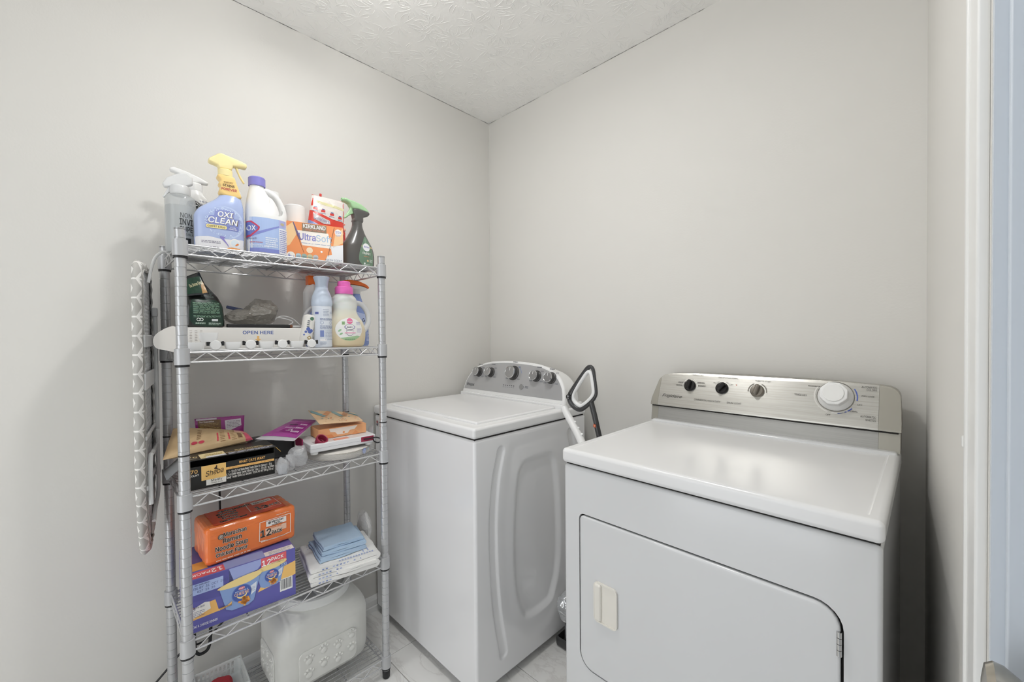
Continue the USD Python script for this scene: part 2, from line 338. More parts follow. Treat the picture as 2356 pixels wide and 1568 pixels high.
sm.GetPrim(); UsdGeom.Xformable(sm).AddTranslateOp().Set((wallx(-.792), -.792, 1.086)); tag(sm, label='tiny white peg hook on the right wall beside the door casing', cat='hook')
def baseboard(name, a, b, nrm):
    a, b, nrm = np.array(a), np.array(b), np.array(nrm); L = np.linalg.norm(b - a); u = (b - a) / L
    pf = [(0, 0), (.016, 0), (.016, .022), (.0125, .026), (.0125, .050), (.010, .058), (.006, .066), (0, .068)]
    m = prism(pf, L); v = m.vertices
    m.vertices = np.c_[a[0] + u[0] * v[:, 2] + nrm[0] * v[:, 0], a[1] + u[1] * v[:, 2] + nrm[1] * v[:, 0], v[:, 1]]
    m.fix_normals(); struct(name, m, M['trim'])
baseboard('baseboard_left', (0, 0), (0, YF), (1, 0)); baseboard('baseboard_back', (.02, 0), (wallx(0), 0), (0, -1))

# ceiling lamp above the middle of the room, over the frame: two bare globes on a plate
lampx = (BULBS[0][0] + BULBS[1][0]) / 2; lampy = (BULBS[0][1] + BULBS[1][1]) / 2
t = thing('ceiling_light', 'white ceiling lamp with two round glowing heads above the room', 'lamp', (lampx, lampy, H))
glow = lambda n, e: usdkit.material(stage, numbered('/World/Looks', n), {'e': ('emission', {'color': (1.0, 0.995, 0.985), 'strength': e})}, surface='e.emission')
obj('ceiling_plate', rbox(-.27, .27, -.08, .08, -.022, -.001, .01), M['trim'], t)
for (bx, by, bz), be in zip(BULBS, BULB_E):
    obj('lamp_head', T(lathe([(0, .004), (BULB_R + .004, .004), (BULB_R + .012, .010), (BULB_R + .010, H - bz - .02), (0, H - bz - .02)], 40), (bx - lampx, by - lampy, bz - H)), glow('glowing_shade', 20.0), t, 30)
    obj('diffuser', T(cyl(BULB_R, -.003, .003, 40), (bx - lampx, by - lampy, bz - H)), glow('glowing_diffuser', be), t)

# ------------------------------------------------------------------ washing machine
M['enamel'] = mat('white_enamel', 'F3F3F4', 0.15, coat=0.2)
M['enamel_top'] = mat('white_enamel_top', 'F1F1F1', 0.22)
M['enamel_dryer_top'] = mat('white_enamel_worn', 'EEEEEE', 0.21)
M['white_plastic'] = mat('white_plastic', 'F0F0EF', 0.35)
M['panel_grey'] = mat('silver_panel', 'BDBDBE', 0.32, 0.35)
M['dark_gap'] = mat('dark_seam', '2E2D2B', 0.8)
M['chrome'] = mat('chrome', 'C9C9C9', 0.15, 1.0)
M['silver_knob'] = mat('silver_knob', 'B4B4B4', 0.3, 0.8)
M['knob_side'] = mat('dark_knob_side', '4B4A49', 0.35, 0.4)
t = thing('washing_machine', 'white top-load washing machine with silver knob panel in the corner', 'washing machine', (.7193, -.7427, 0), math.degrees(-.0127))
bw, bd = .6975, .63
side = manifold3d.Manifold.cube((.03, .57, .825)).translate((-.02, .03, .05))
obj('body', tm(rboxm(-bw, 0, 0, bd, .031, .893, .011, 24) - side), M['enamel'], t, 25)
gy, gz = np.linspace(.03, .60, 150), np.linspace(.05, .875, 210)
YY, ZZ = np.meshgrid(gy, gz); P2 = shapely.points(YY.ravel(), ZZ.ravel())
def sm_poly(p, n=120): return Polygon(spline(p, n, True)).buffer(0)
outL = [(.230, .855), (.172, .832), (.146, .713), (.124, .522), (.144, .256), (.209, .176), (.270, .115)]
outer = sm_poly(outL + [(.64 - a, b) for a, b in outL[::-1]])
inL = [(.277, .767), (.236, .757), (.211, .696), (.194, .497), (.201, .317), (.235, .212), (.27, .184)]
inner = sm_poly(inL + [(.64 - a, b) for a, b in inL[::-1]])
def step(poly, w):
    d = shapely.distance(P2, poly.exterior) * np.where(shapely.contains(poly, P2), 1, -1); s = np.clip(d / w + .5, 0, 1); return s * s * (3 - 2 * s)
gl = LineString(spline([(.121, .835), (.093, .721), (.080, .543), (.094, .300), (.126, .116)], 40)); gr = LineString([(.64 - a, b) for a, b in gl.coords])
hgt = -.0035 * step(outer, .05) - .011 * step(inner, .034)
for g in (gl, gr):
    dd = shapely.distance(P2, g); s = np.clip((.016 - dd) / .009 + .5, 0, 1); hgt = hgt - .006 * s * s * (3 - 2 * s)
V = np.c_[hgt, YY.ravel(), ZZ.ravel()]; nn = len(gy); F = []
idx = np.arange(len(gz) * nn).reshape(len(gz), nn); a, b, c, d = idx[:-1, :-1].ravel(), idx[:-1, 1:].ravel(), idx[1:, 1:].ravel(), idx[1:, :-1].ravel()
obj('side_panel', trimesh.Trimesh(V, np.vstack([np.c_[a, b, c], np.c_[a, c, d]]), process=False), M['enamel'], t, smooth=True, label='right side panel with pressed grooves and a recessed shield shape')
obj('seam', box(-bw + .006, -.006, .006, bd - .01, .885, .903), M['dark_gap'], t)
for x, y in ((-.05, .05), (-.65, .05), (-.05, .57), (-.65, .57)): obj('foot', T(cyl(.02, 0, .034), (x, y, 0)), M['dark_gap'], t)
obj('top_deck', rbox(-.7005, .003, -.004, bd, .897, .934, .010, seg=24), M['enamel_top'], t, 30)
lid = rboxm(-.63, -.042, .045, .475, .925, .942, .007, 20) - manifold3d.Manifold.sphere(1, 40).scale((.14, .016, .011)).translate((-.335, .044, .943))
obj('lid', tm(lid), M['enamel_top'], t, 30)
obj('hinge_ledge', rbox(-.690, -.007, .478, .62, .925, .951, .006), M['enamel_top'], t, 30)
ta = math.radians(15)
def tilt(O, a):
    m = np.eye(4); m[:3, 0] = (1, 0, 0); m[:3, 1] = (0, math.sin(a), math.cos(a)); m[:3, 2] = (0, -math.cos(a), math.sin(a)); m[:3, 3] = O; return m
def put(m, mt): m = m.copy(); m.apply_transform(mt); return m
WM = tilt((0, .486, .934), ta)
half = [(-.690, .004), (-.688, .03), (-.668, .095), (-.615, .150), (-.53, .180), (-.43, .190), (-.347, .1925)]
out = [half[0]] + [tuple(p) for p in spline(half[1:], 30)]; out = out + [(-.694 - x, y) for x, y in out[::-1][1:]]
cons = Polygon(out)
obj('console', put(T(prism(cons, .105, .010, 10), (0, 0, -.105)), WM), M['white_plastic'], t, 40)
pan = cons.buffer(-.013).intersection(sbox(-1, .034, 1, 1))
obj('control_panel', put(T(prism(pan, .0025), (0, 0, -.001)), WM), M['panel_grey'], t)
def local_plane(mt, n=0.0): return lambda uv, off: (np.c_[uv, np.full(len(uv), n + off), np.ones(len(uv))] @ mt.T)[:, :3]
pr = Print(local_plane(WM, .0015))
KN = [(-.578, .124, .0225), (-.488, .127, .0225), (-.331, .133, .0315), (-.183, .127, .0235), (-.097, .124, .0235)]
for k, (x, y, r) in enumerate(KN):
    b = obj('control_knob', put(T(lathe([(0, 0), (r * 1.12, 0), (r * 1.10, .004), (r * .97, .006), (r * .95, .026), (0, .026)], 40), (x, y, .0015)), WM), M['knob_side'], t, 30)
    obj('knob_rim', put(T(lathe([(r * .80, .024), (r * .95, .024), (r * .96, .028), (r * .90, .0305), (r * .80, .029)], 40), (x, y, .0015)), WM), M['chrome'], b, 30)
    obj('knob_face', put(T(cyl(r * .84, .024, .0295, 40), (x, y, .0015)), WM), M['silver_knob'], b, 30)
    obj('knob_pointer', put(T(rbox(-.0012, .0012, r * .2, r * .75, .029, .0305, .0005), (x, y, .0015)), WM), M['white_plastic'], b)
    for q in range(7 if r < .035 else 11):
        an = math.radians(-40 + q * (260 / (6 if r < .035 else 10))) if r < .035 else math.radians(-55 + q * 29)
        px_, py_ = x + (r + .018) * math.cos(an), y + (r + .010) * math.sin(an)
        if q % 2 == 0 or r > .035: pr.bars(px_ - .009, px_ + .009, py_ - .0035, py_ + .0035, 2, '6E7076', 0, seed=k * 20 + q, fill=.5)
obj('start_button', put(T(cyl(.0125, 0, .005, 30), (-.263, .072, .0015)), WM), M['silver_knob'], t, 30)
for s_, x, y in (('TEMP', -.578, .164), ('LOAD SIZE', -.480, .168), ('OPTIONS', -.175, .168), ('FABRIC', -.100, .163), ('NORMAL', -.331, .186)):
    pr.bars(x - .014, x + .014, y - .001, y + .005, 1, '55575C', 0, int(-x * 1000))
pr.text('Whirlpool', -.628, .050, .0135, '3A3B3E', 0, True, w=.060)
for q in range(6): pr.rect(-.386 + q * .0135, -.379 + q * .0135, .070, .0735, '3C3D40', 0); pr.bars(-.387 + q * .0135, -.378 + q * .0135, .062, .066, 1, '75777C', 0, q)
pr.bars(-.243, -.223, .068, .080, 2, '6E7076', 0, 77)
pr.line([(-.300, .165), (-.285, .150), (-.280, .135)], .0012, '4A78C8', 1)
pr.build(t)
st = Print(face(-.0002)); st.disc(-.672, .857, .0125, 'E9E6E0', 0, .0165); st.ring(-.672, .857, .0115, .0012, '8A3038', 1); st.disc(-.672, .861, .006, 'B03A42', 1); st.disc(-.673, .852, .005, '2E3A62', 1); st.rect(-.680, -.664, .846, .8485, '3A3A40', 1)
st.build(t, 'round_sticker', label='small oval red and blue sticker at the upper left of the front')

# ------------------------------------------------------------------ dryer
M['dryer_paint'] = mat('dryer_paint', 'DEDFE0', 0.16, coat=0.2)
M['steel'] = mat('brushed_steel', 'C6C4BE', 0.30, 0.85, aniso=0.5, var=('BAB8B1', 6, (1, 60, 60)))
M['steel_band'] = mat('brushed_steel_band', 'AAA9A5', 0.38, 0.45, var=('A3A29E', 6, (1, 60, 60)))
M['steel_cap'] = mat('steel_end_cap', 'A7A49A', 0.36, 0.6)
M['cream'] = mat('cream_plastic', 'EDE9E0', 0.35)
M['black_knob'] = mat('black_chrome_knob', '2C2B2B', 0.22, 0.5)
M['bronze_knob'] = mat('grey_chrome_knob', '8B857C', 0.25, 0.7)
t = thing('clothes_dryer', 'white front-load clothes dryer with brushed steel console at the right', 'dryer', (1.7243, -.6875, 0), math.degrees(-.0136))
dw, dd_ = .686, .63
door = Polygon(rrect(-.629, -.057, .322, .7415, .045)).union(rrect(-.629, -.40, .322, .7415, .012)) if False else rrect(-.629, -.057, .322, .7415, .04).union(rrect(-.629, -.30, .40, .7415, .012))
hole = door.buffer(.0045)
cab = rboxm(-dw, 0, 0, dd_, .02, .873, .009, 24) - mf(upright(prism(hole, .028), 0))
obj('cabinet', tm(cab), M['dryer_paint'], t, 30)
obj('door_gap_shade', upright(prism(hole.buffer(.006), .004), .013), M['dark_gap'], t)  # dark plate standing in for the shade inside the door groove
dr = obj('door', upright(prism(door, .015, .0045, 10), .0035), M['dryer_paint'], t, 40)
hp = rrect(-.580, -.510, .474, .581, .012)
obj('handle_plate', upright(prism(hp, .005, .0018), -.0055), M['cream'], dr, 40)
obj('handle_bar', T(rbox(-.5775, -.556, -.0155, -.004, .479, .577, .0055)), M['cream'], dr, 40)
obj('handle_rim', upright(prism(hp.difference(hp.buffer(-.004)), .004, .0), -.0085), M['cream'], dr, 40)
hg = obj('hinge', cat([T(cyl(.0042, .658 + k * .0112, .658 + k * .0112 + .0104, 16), (-.0585, -.005, 0)) for k in range(4)]), M['chrome'], t, 30, label='small chrome barrel hinge')
obj('seam', box(-dw + .006, -.004, .008, .6, .868, .882), M['dark_gap'], t)
top = rboxm(-.690, .003, -.006, .60, .8775, .918, .011, 24) - rboxm(-.672, -.015, .014, .70, .9155, .96, .010, 16)
obj('top_panel', tm(top), M['enamel_dryer_top'], t, 30)
obj('back_curb', rbox(-.684, -.002, .530, .60, .905, .924, .008, seg=20), M['dryer_paint'], t, 30)
for x in (-.64, -.05):
    for y in (.05, .57): obj('foot', T(cyl(.018, 0, .026), (x, y, 0)), M['dark_gap'], t)
def along_x(poly, x0, x1):
    m = prism(poly, x1 - x0); v = m.vertices.copy(); m.vertices = np.c_[x0 + v[:, 2], v[:, 0], v[:, 1]]; return m
band = mf(along_x([(.551, .918), (.559, .9725), (.63, .9725), (.63, .918)], -.694, .002))
up = Polygon([(.549, .975), (.549, .981), (.590, 1.088), (.596, 1.098), (.606, 1.103), (.63, 1.100), (.64, .975)])
arch = Polygon([(-.698, .97), (-.694, 1.0), (-.676, 1.070), (-.660, 1.086), (-.63, 1.093), (-.49, 1.101), (-.345, 1.104), (-.2, 1.101), (-.05, 1.094), (-.020, 1.091), (-.006, 1.084), (.001, 1.070), (.004, 1.0), (.004, .97)])
upm = mf(along_x(up, -.70, .006)) ^ mf(upright(prism(Polygon([(x, z if z > .975 else .90) for x, z in arch.exterior.coords[:-1]]).buffer(-.022, quad_segs=12).buffer(.022, quad_segs=12), .2), .6))
big = lambda x0, x1: manifold3d.Manifold.cube((x1 - x0, 2, 3)).translate((x0, -1, 0))
obj('console_band', tm(band ^ big(-.668, -.042)), M['steel_band'], t, 30); obj('console_panel', tm(upm ^ big(-.668, -.042)), M['steel'], t, 30)
for a_, b_ in ((-.8, -.6684), (-.0416, .1)):
    obj('end_cap', tm(upm ^ big(a_, b_)), M['steel_cap'], t, 30); obj('band_end', tm(band ^ big(a_, b_)), M['steel_cap'], t, 30)
obj('console_seam', box(-.69, -.002, .5525, .62, .970, .977), M['dark_gap'], t)
DM = tilt((0, .549, .981), math.atan2(.041, .107)); pr = Print(local_plane(DM, .0004))
for k, (x, m_) in enumerate(((-.557, 'black_knob'), (-.448, 'black_knob'), (-.340, 'bronze_knob'))):
    b = obj('selector_knob', put(T(lathe([(0, 0), (.0205, 0), (.0205, .004), (.017, .009), (0, .011)], 32), (x, .077, .0003)), DM), M[m_], t, 30)
    obj('knob_grip', put(T(T(rbox(-.0065, .0065, -.017, .019, .006, .024, .005), rz=(-8, -38, -14)[k]), (x, .077, .0003)), DM), M[m_], b, 40)
    for sgn in (-1, 1):
        an = np.linspace(math.radians(90 + sgn * 28), math.radians(90 + sgn * 95), 10); an = an if k != 1 else an[:5]
        pr.line([(x + .0265 * math.cos(a_), .077 + .0255 * math.sin(a_)) for a_ in an], .0035, 'E4E2DC' if k != 2 else '8E8A82', 0)
dl = obj('timer_dial', put(T(lathe([(0, 0), (.042, 0), (.0415, .003), (.037, .010), (.032, .018), (0, .018)], 48), (-.138, .079, .0003)), DM), M['white_plastic'], t, 30)
oct_ = Polygon([(.0325 * math.cos(a_) * (1.07 if i % 2 else 1), .0325 * math.sin(a_) * (1.07 if i % 2 else 1)) for i, a_ in enumerate(np.linspace(0, 2 * np.pi, 17)[:-1])])
obj('dial_grip', put(T(prism(oct_, .026, .003), (-.138, .079, .014)), DM), M['white_plastic'], dl, 40)
obj('dial_face', put(T(cyl(.0245, .038, .043, 40), (-.138, .079, 0)), DM), M['trim'], dl, 30)
pr.ring(-.138, .079, .0445, .0016, '6E6A64', 0)
def arc(a0, a1, r, w, col, l=1): pr.line([(-.138 + r * math.cos(math.radians(a_)), .079 + r * math.sin(math.radians(a_))) for a_ in np.linspace(a0, a1, 12)], w, col, l)
arc(150, 250, .0495, .0042, 'DAD8D2'); arc(-62, -95, .0495, .0042, 'E9E8E4'); arc(-8, 30, .050, .003, '5468B8'); arc(-40, -52, .050, .003, '5468B8'); arc(-58, -80, .050, .003, '5468B8')
DK = '4A4844'
pr.text('TEMPERATURES', -.535, .1155, .0045, DK, 1, w=.042); pr.text('END OF CYCLE SIGNAL', -.432, .1125, .0045, DK, 1, w=.062); pr.text('TURN TO START', -.326, .1085, .0045, DK, 1, w=.046)
for x, y in ((-.588, .088), (-.595, .077), (-.520, .091), (-.516, .080)): pr.bars(x - .013, x + .013, y - .003, y + .003, 2, '6A6762', 1, int(-x * 1000))
pr.text('ON', -.475, .093, .0035, DK, 1); pr.text('OFF', -.418, .090, .0035, DK, 1); pr.disc(-.404, .092, .0018, 'C8583C', 1)
pr.text('Frigidaire', -.618, .028, .0105, '3A3936', 1, w=.072, shear=.45)
pr.text('COMMERCIAL HEAVY DUTY', -.492, .0255, .006, '5A5853', 1, w=.088); pr.text('DRUM LIGHT', -.405, .026, .006, '5A5853', 1, w=.044)
pr.text('TIMED DRY', -.222, .073, .0055, DK, 1, w=.032); pr.bars(-.205, -.175, .105, .109, 1, '6A6762', 1, 3)
pr.text('AUTOMATIC', -.047, .110, .0056, DK, 1, w=.033, al='r'); pr.text('COLORS', -.047, .1025, .0056, DK, 1, w=.022, al='r')
pr.text('PRESS SAVER', -.052, .084, .0044, DK, 1, w=.027, al='r'); pr.text('OFF', -.082, .058, .0044, DK, 1); pr.text('NORMAL', -.095, .0375, .0044, DK, 1, w=.018)
pr.text('OFF', -.152, .021, .0044, DK, 1); pr.text('AUTOMATIC', -.047, .0255, .0058, DK, 1, w=.033, al='r'); pr.text('WHITES', -.047, .0165, .0058, DK, 1, w=.022, al='r')
pr.build(t)

# ------------------------------------------------------------------ wire shelving unit
SXF, SXB, SYL, SYR = .384, .074, -1.457, -.8875
Z1, Z2, Z3, Z4, Z5 = 1.490, 1.205, .8217, .4359, .0736
M['post'] = mat('silver_post', 'C3C4C6', 0.30, 0.55)
M['wire'] = mat('lit_chrome_wire', 'D4D4D5', 0.30, 0.45)  # rails and trusses: deck metal lightened for the light they catch
M['shaded_deck_wire'] = mat('shaded_deck_wire', 'A9A9AA', 0.34, 0.6)  # same metal as the rails, with the deck shade put into the colour
M['collar'] = mat('grey_collar', 'BFC0C2', 0.35, 0.3)
M['black_ring'] = mat('black_plastic', '1E1E20', 0.45)
sh = thing('shelving_unit', 'five-tier silver wire shelving unit holding cleaners and groceries at left wall', 'shelf', ((SXF + SXB) / 2, (SYL + SYR) / 2, 0))
ox, oy = (SXF + SXB) / 2, (SYL + SYR) / 2
pf = [(0, .030)]; z = .030
while z < 1.515:
    pf += [(.0127, z), (.0127, z + .0238), (.0118, z + .0243), (.0118, z + .0251)]; z += .0254
pf += [(.0127, z), (.0127, 1.524), (.0115, 1.527), (0, 1.527)]
for x in (SXF, SXB):
    for y in (SYL, SYR):
        p = obj('post', T(lathe(pf, 20), (x - ox, y - oy, 0)), M['post'], sh, 25)
        obj('foot', T(lathe([(0, 0), (.010, 0), (.0125, .004), (.0135, .020), (.0135, .026), (.010, .032), (0, .032)], 20), (x - ox, y - oy, 0)), M['black_ring'], p, 30)
        obj('post_joint', T(lathe([(.0126, .93), (.0131, .931), (.0131, .9335), (.0126, .9345)], 20), (x - ox, y - oy, 0)), M['black_ring'], p)
def seg(a, b, r=.0024, sides=7): return tube([a, b], r, sides)
def zig(p0, p1, ztop, zbot, n, r=.0019):
    p0, p1 = np.array(p0), np.array(p1); pts = []
    for i in range(2 * n + 1):
        q = p0 + (p1 - p0) * i / (2 * n); pts.append((q[0], q[1], ztop if i % 2 else zbot))
    return tube(pts, r, 6)
yl, yr, xf, xb = SYL - oy, SYR - oy, SXF - ox, SXB - ox
for zt in (Z1, Z2, Z3, Z4, Z5):
    zu, zl = zt - .0026, zt - .0285; g = .013
    s_ = obj('wire_shelf', cat([seg((x, yl + g, z), (x, yr - g, z), .0027) for x in (xf, xb) for z in (zu, zl)] + [seg((xb + g, y, z), (xf - g, y, z), .0027) for y in (yl, yr) for z in (zu, zl)]), M['wire'], sh)
    for x in (xf, xb): obj('truss', zig((x, yl + .02), (x, yr - .02), zu, zl, 8), M['wire'], s_)
    for y in (yl, yr): obj('truss', zig((xb + .02, y), (xf - .02, y), zu, zl, 4), M['wire'], s_)
    xw = np.arange(xb + .012, xf - .008, .0178)
    obj('deck_wires', cat([seg((x, yl, zt - .0015), (x, yr, zt - .0015), .0015, 6) for x in xw]), M['shaded_deck_wire'], s_, kind='stuff')
    for y in np.linspace(yl, yr, 5)[1:-1]: obj('cross_wire', seg((xb, y, zt - .0052), (xf, y, zt - .0052), .0024), M['shaded_deck_wire'], s_)
    for x in (xf, xb):
        for y in (yl, yr):
            obj('collar', T(lathe([(.0128, zt - .034), (.0172, zt - .034), (.0166, zt + .008), (.0128, zt + .009)], 24), (x, y, 0)), M['collar'], s_, 30)
            obj('clip_ring', T(lathe([(.0126, zt - .040), (.0158, zt - .040), (.0158, zt - .0345), (.0126, zt - .0345)], 24), (x, y, 0)), M['black_ring'], s_, 30)

# ------------------------------------------------------------------ ironing board hung on the left end of the shelving
M['cover'] = None
def chev():
    n = {'uv': ('uvmap', {'attribute': 'st'}), 's': ('separate_xyz', {}),
         'u0': ('math', {'math_type': 'multiply', 'value2': 1 / .050}), 'u1': ('math', {'math_type': 'fraction'}), 'u2': ('math', {'math_type': 'subtract', 'value2': .5}), 'u3': ('math', {'math_type': 'absolute'}),
         'v0': ('math', {'math_type': 'multiply', 'value2': 1 / .027}), 'k': ('math', {'math_type': 'multiply', 'value2': 1.1}), 'v1': ('math', {'math_type': 'add'}), 'v2': ('math', {'math_type': 'fraction'}),
         'c1': ('math', {'math_type': 'less_than', 'value2': .27}), 'c2': ('math', {'math_type': 'less_than', 'value2': .045}), 'm': ('math', {'math_type': 'maximum'}),
         'x': ('mix', {'color1': C('BDBBB6'), 'color2': C('F2F0EC')}), 'p': ('principled_bsdf', {'roughness': .8})}
    L = [('uv.UV', 's.vector'), ('s.x', 'u0.value1'), ('u0.value', 'u1.value1'), ('u1.value', 'u2.value1'), ('u2.value', 'u3.value1'), ('s.y', 'v0.value1'), ('u3.value', 'k.value1'),
         ('v0.value', 'v1.value1'), ('k.value', 'v1.value2'), ('v1.value', 'v2.value1'), ('v2.value', 'c1.value1'), ('u3.value', 'c2.value1'), ('c1.value', 'm.value1'), ('c2.value', 'm.value2'), ('m.value', 'x.fac'), ('x.color', 'p.base_color')]
    return usdkit.material(stage, numbered('/World/Looks', 'trellis_cloth'), n, L, surface='p.BSDF')
M['cover'] = chev()
M['cover_hem'] = mat('cover_hem', 'C4C2BE', 0.85, bump=(220, .4, .002))
M['board_metal'] = mat('white_coated_metal', 'EEEFEF', 0.4)
M['board_mesh'] = mat('grey_coated_mesh', 'C9CBCB', 0.45)
pA, pB = np.array([.305, -1.5305]), np.array([.042, -1.4875])                # near edge, wall edge of the board, seen from above
bt = thing('ironing_board', 'tabletop ironing board with grey and white trellis cover hung beside the wire shelving', 'ironing board', (*((pA + pB) / 2), .632))
bu = (pB - pA) / np.linalg.norm(pB - pA); bw2 = np.linalg.norm(pB - pA) / 2; bn = np.array([-bu[1], bu[0]]); bn = bn if bn[1] > 0 else -bn
prof = spline([(0, .0), (.050, .012), (.092, .075), (bw2 * .97, .22), (bw2, .45), (bw2, .70), (bw2 * .93, .79), (bw2 * .62, .817), (0, .822)], 50)
outl = Polygon(np.vstack([prof, np.c_[-prof[::-1, 0], prof[::-1, 1]]])).buffer(0)
def bmap(s_, z_, n_): return np.c_[bu[0] * s_ + bn[0] * n_, bu[1] * s_ + bn[1] * n_, z_]
def bplace(m):      # drawn in (s, z, n)
    v = m.vertices; m = m.copy(); m.vertices = bmap(v[:, 0], v[:, 1], v[:, 2]); m.fix_normals(); return m
rim = np.array(outl.exterior.coords)[:-1]; ds = np.r_[0, np.cumsum(np.linalg.norm(np.diff(np.vstack([rim, rim[:1]]), axis=0), axis=1))]
nr = 220; t_ = np.linspace(0, ds[-1], nr + 1); rp = np.c_[np.interp(t_, ds, np.r_[rim[:, 0], rim[0, 0]]), np.interp(t_, ds, np.r_[rim[:, 1], rim[0, 1]])]
tg = np.gradient(rp, axis=0); no = np.c_[tg[:, 1], -tg[:, 0]]; no /= np.linalg.norm(no, axis=1, keepdims=True)
if ((rp - rp.mean(0)) * no).sum() < 0: no = -no
sec = np.array([(-.024, .001), (-.012, .0015), (-.003, .001), (.003, -.006), (.005, -.010), (.004, -.015), (-.002, -.019), (-.02, -.0205), (-.05, -.021)])
rng = np.random.default_rng(5); V, UV = [], []; arcs = np.r_[0, np.cumsum(np.linalg.norm(np.diff(sec, axis=0), axis=1))]
for k, (so, sn) in enumerate(sec):
    wob = .0012 * np.sin(t_ * 70 + k) + .0016 * (meshkit.fbm(np.c_[t_ * 30, np.full(nr + 1, k * .4), np.zeros(nr + 1)], 2) - .5)
    q = rp + no * (so + wob)[:, None]; V.append(bmap(q[:, 0], q[:, 1], sn + wob * .5)); UV.append(np.c_[t_, np.full(nr + 1, arcs[k])])
Fq = []
for k in range(len(sec) - 1):
    for i in range(nr): Fq.append([k * (nr + 1) + i, k * (nr + 1) + i + 1, (k + 1) * (nr + 1) + i + 1, (k + 1) * (nr + 1) + i])
cv = usdkit.mesh(stage, numbered(str(bt.GetPath()), 'cover_edge'), (np.vstack(V), np.array(Fq)), M['cover'], smooth=True, uv=np.vstack(UV))
tv = trimesh.creation.triangulate_polygon(outl.buffer(-.048), engine='earcut'); pv = tv[0]
usdkit.mesh(stage, numbered(str(bt.GetPath()), 'cover_top'), trimesh.Trimesh(bmap(pv[:, 0], pv[:, 1], np.full(len(pv), -.021)), tv[1], process=False), M['cover'], uv=pv)
inn = outl.buffer(-.010)
obj('board_sheet', bplace(T(prism(inn, .002), (0, 0, -.016))), M['board_mesh'], bt)
holes = []                                                                     # expanded-metal mesh of the underside
lines = [LineString([(-.3, c), (.3, c + s_ * .95)]) for s_ in (1, -1) for c in np.arange(-.6, 1.5, .0225)]
net = shapely.union_all([l.intersection(inn) for l in lines]).buffer(.0019, quad_segs=1, cap_style=2)
nm = [prism(g, .003) for g in getattr(net, 'geoms', [net]) if g.area > 1e-6]
obj('wire_mesh', bplace(T(cat(nm), (0, 0, -.006))), M['board_metal'], bt, kind='stuff')
obj('hem_cord', tube(bmap(rp[:-1, 0] - no[:-1, 0] * .022, rp[:-1, 1] - no[:-1, 1] * .022, .0016 + .001 * np.sin(t_[:-1] * 160)), .0026, 6, True), M['cover_hem'], bt)
for z_, w_ in ((.200, 1.0), (.335, 1.0), (.585, 1.0)): obj('cross_bar', bplace(T(rbox(-bw2 * .88, bw2 * .9, z_, z_ + (.034 if z_ == .585 else .012), .001, .006, .002))), M['board_metal'], bt)
obj('wide_brace', bplace(T(rbox(-bw2 * .9, bw2 * .92, .470, .515, .001, .006, .002))), M['board_metal'], bt)
leg = spline([(bw2 * .80, .69, .010), (bw2 * .82, .5, .010), (bw2 * .82, .32, .010), (bw2 * .70, .285, .010), (-bw2 * .3, .285, .010), (-bw2 * .75, .28, .010), (-bw2 * .8, .16, .010)], 60)
obj('folding_leg', tube(bmap(leg[:, 0], leg[:, 1], leg[:, 2]), .0055, 8), M['board_metal'], bt)
leg = spline([(bw2 * .62, .33, .012), (bw2 * .66, .2, .012), (bw2 * .5, .14, .012), (-bw2 * .2, .12, .012), (-bw2 * .5, .10, .012)], 40)
obj('folding_leg', tube(bmap(leg[:, 0], leg[:, 1], leg[:, 2]), .005, 8), M['board_metal'], bt)
for z_ in (.69, .20): obj('leg_clip', bplace(T(rbox(bw2 * .74, bw2 * .90, z_ - .014, z_ + .014, .002, .016, .004))), M['board_metal'], bt)
hk = spline([(0, .770, .004), (.010, .81, .010), (.034, .848, .018), (.053, .868, .030), (.059, .872, .0415), (.0595, .866, .050)], 30)
obj('hook', tube(bmap(hk[:, 0], hk[:, 1], hk[:, 2]), .0042, 8), M['board_metal'], bt)
obj('fringe', cat([tube(bmap(np.array([.02 * q - .03, .02 * q - .03 + dx]), np.array([.085 + abs(q - 1.5) * .012, .055]), np.array([.004, .006])), .0022, 5) for q in range(4) for dx in (-.006, .004)]), M['cover_hem'], bt, kind='stuff')

# ------------------------------------------------------------------ things on the shelves: local x to the right along the shelf, local y towards the wall, z up
def shelf_thing(name, label, c, x, y, z, yaw=0.0, group=None, rx=0, ry=0): return thing(name, label, c, (x, y, z + .0004), 90 + yaw, group, rx, ry)
def sprayhead(parent, m, poly, th, bevel=.004, yc=0.0, name='spray_head'): return obj(name, upright(prism(sm_poly(poly, 90) if len(poly) > 20 else Polygon(poly), th, bevel), yc), m, parent, 40)
plastic = lambda n, c, r=.3, **k: mat(n, c, r, **k)
clearp = lambda n, c, a=.45, r=.12: mat(n, c, r, alpha=a)

# clear spray bottle with black lettering (front left of the top shelf)
t = shelf_thing('spray_bottle', 'clear cylindrical spray bottle with black lettering behind the front left shelf post', 'spray bottle', .212, -1.433, Z1, -6)
M['clear_grey'] = clearp('clear_plastic', 'D3D7D8', .50); M['milky'] = clearp('milky_plastic', 'EDEEEE', .8, .25)
lo = Loft([(0, .034, .034, 2.2), (.012, .0365, .0365, 2.2), (.150, .0365, .0365, 2.2), (.162, .034, .034, 2.2), (.170, .024, .024, 2)])
obj('bottle', lo.mesh(), M['clear_grey'], t, 40); obj('liquid', Loft([(.004, .032, .032, 2.2), (.135, .0345, .0345, 2.2)]).mesh(), clearp('clear_liquid', 'B9BFBF', .45), t, 40)
pr = Print(lo.front, .012)
pr.text('NON', .012, .098, .014, '56585A', 1, w=.026); pr.text('INVI', .012, .078, .017, '3F4142', 1, True, w=.030); pr.text('SUPE', .012, .058, .015, '3F4142', 1, True, w=.030); pr.text('COLORLE', .012, .048, .006, '5A5C5E', 1, w=.032)
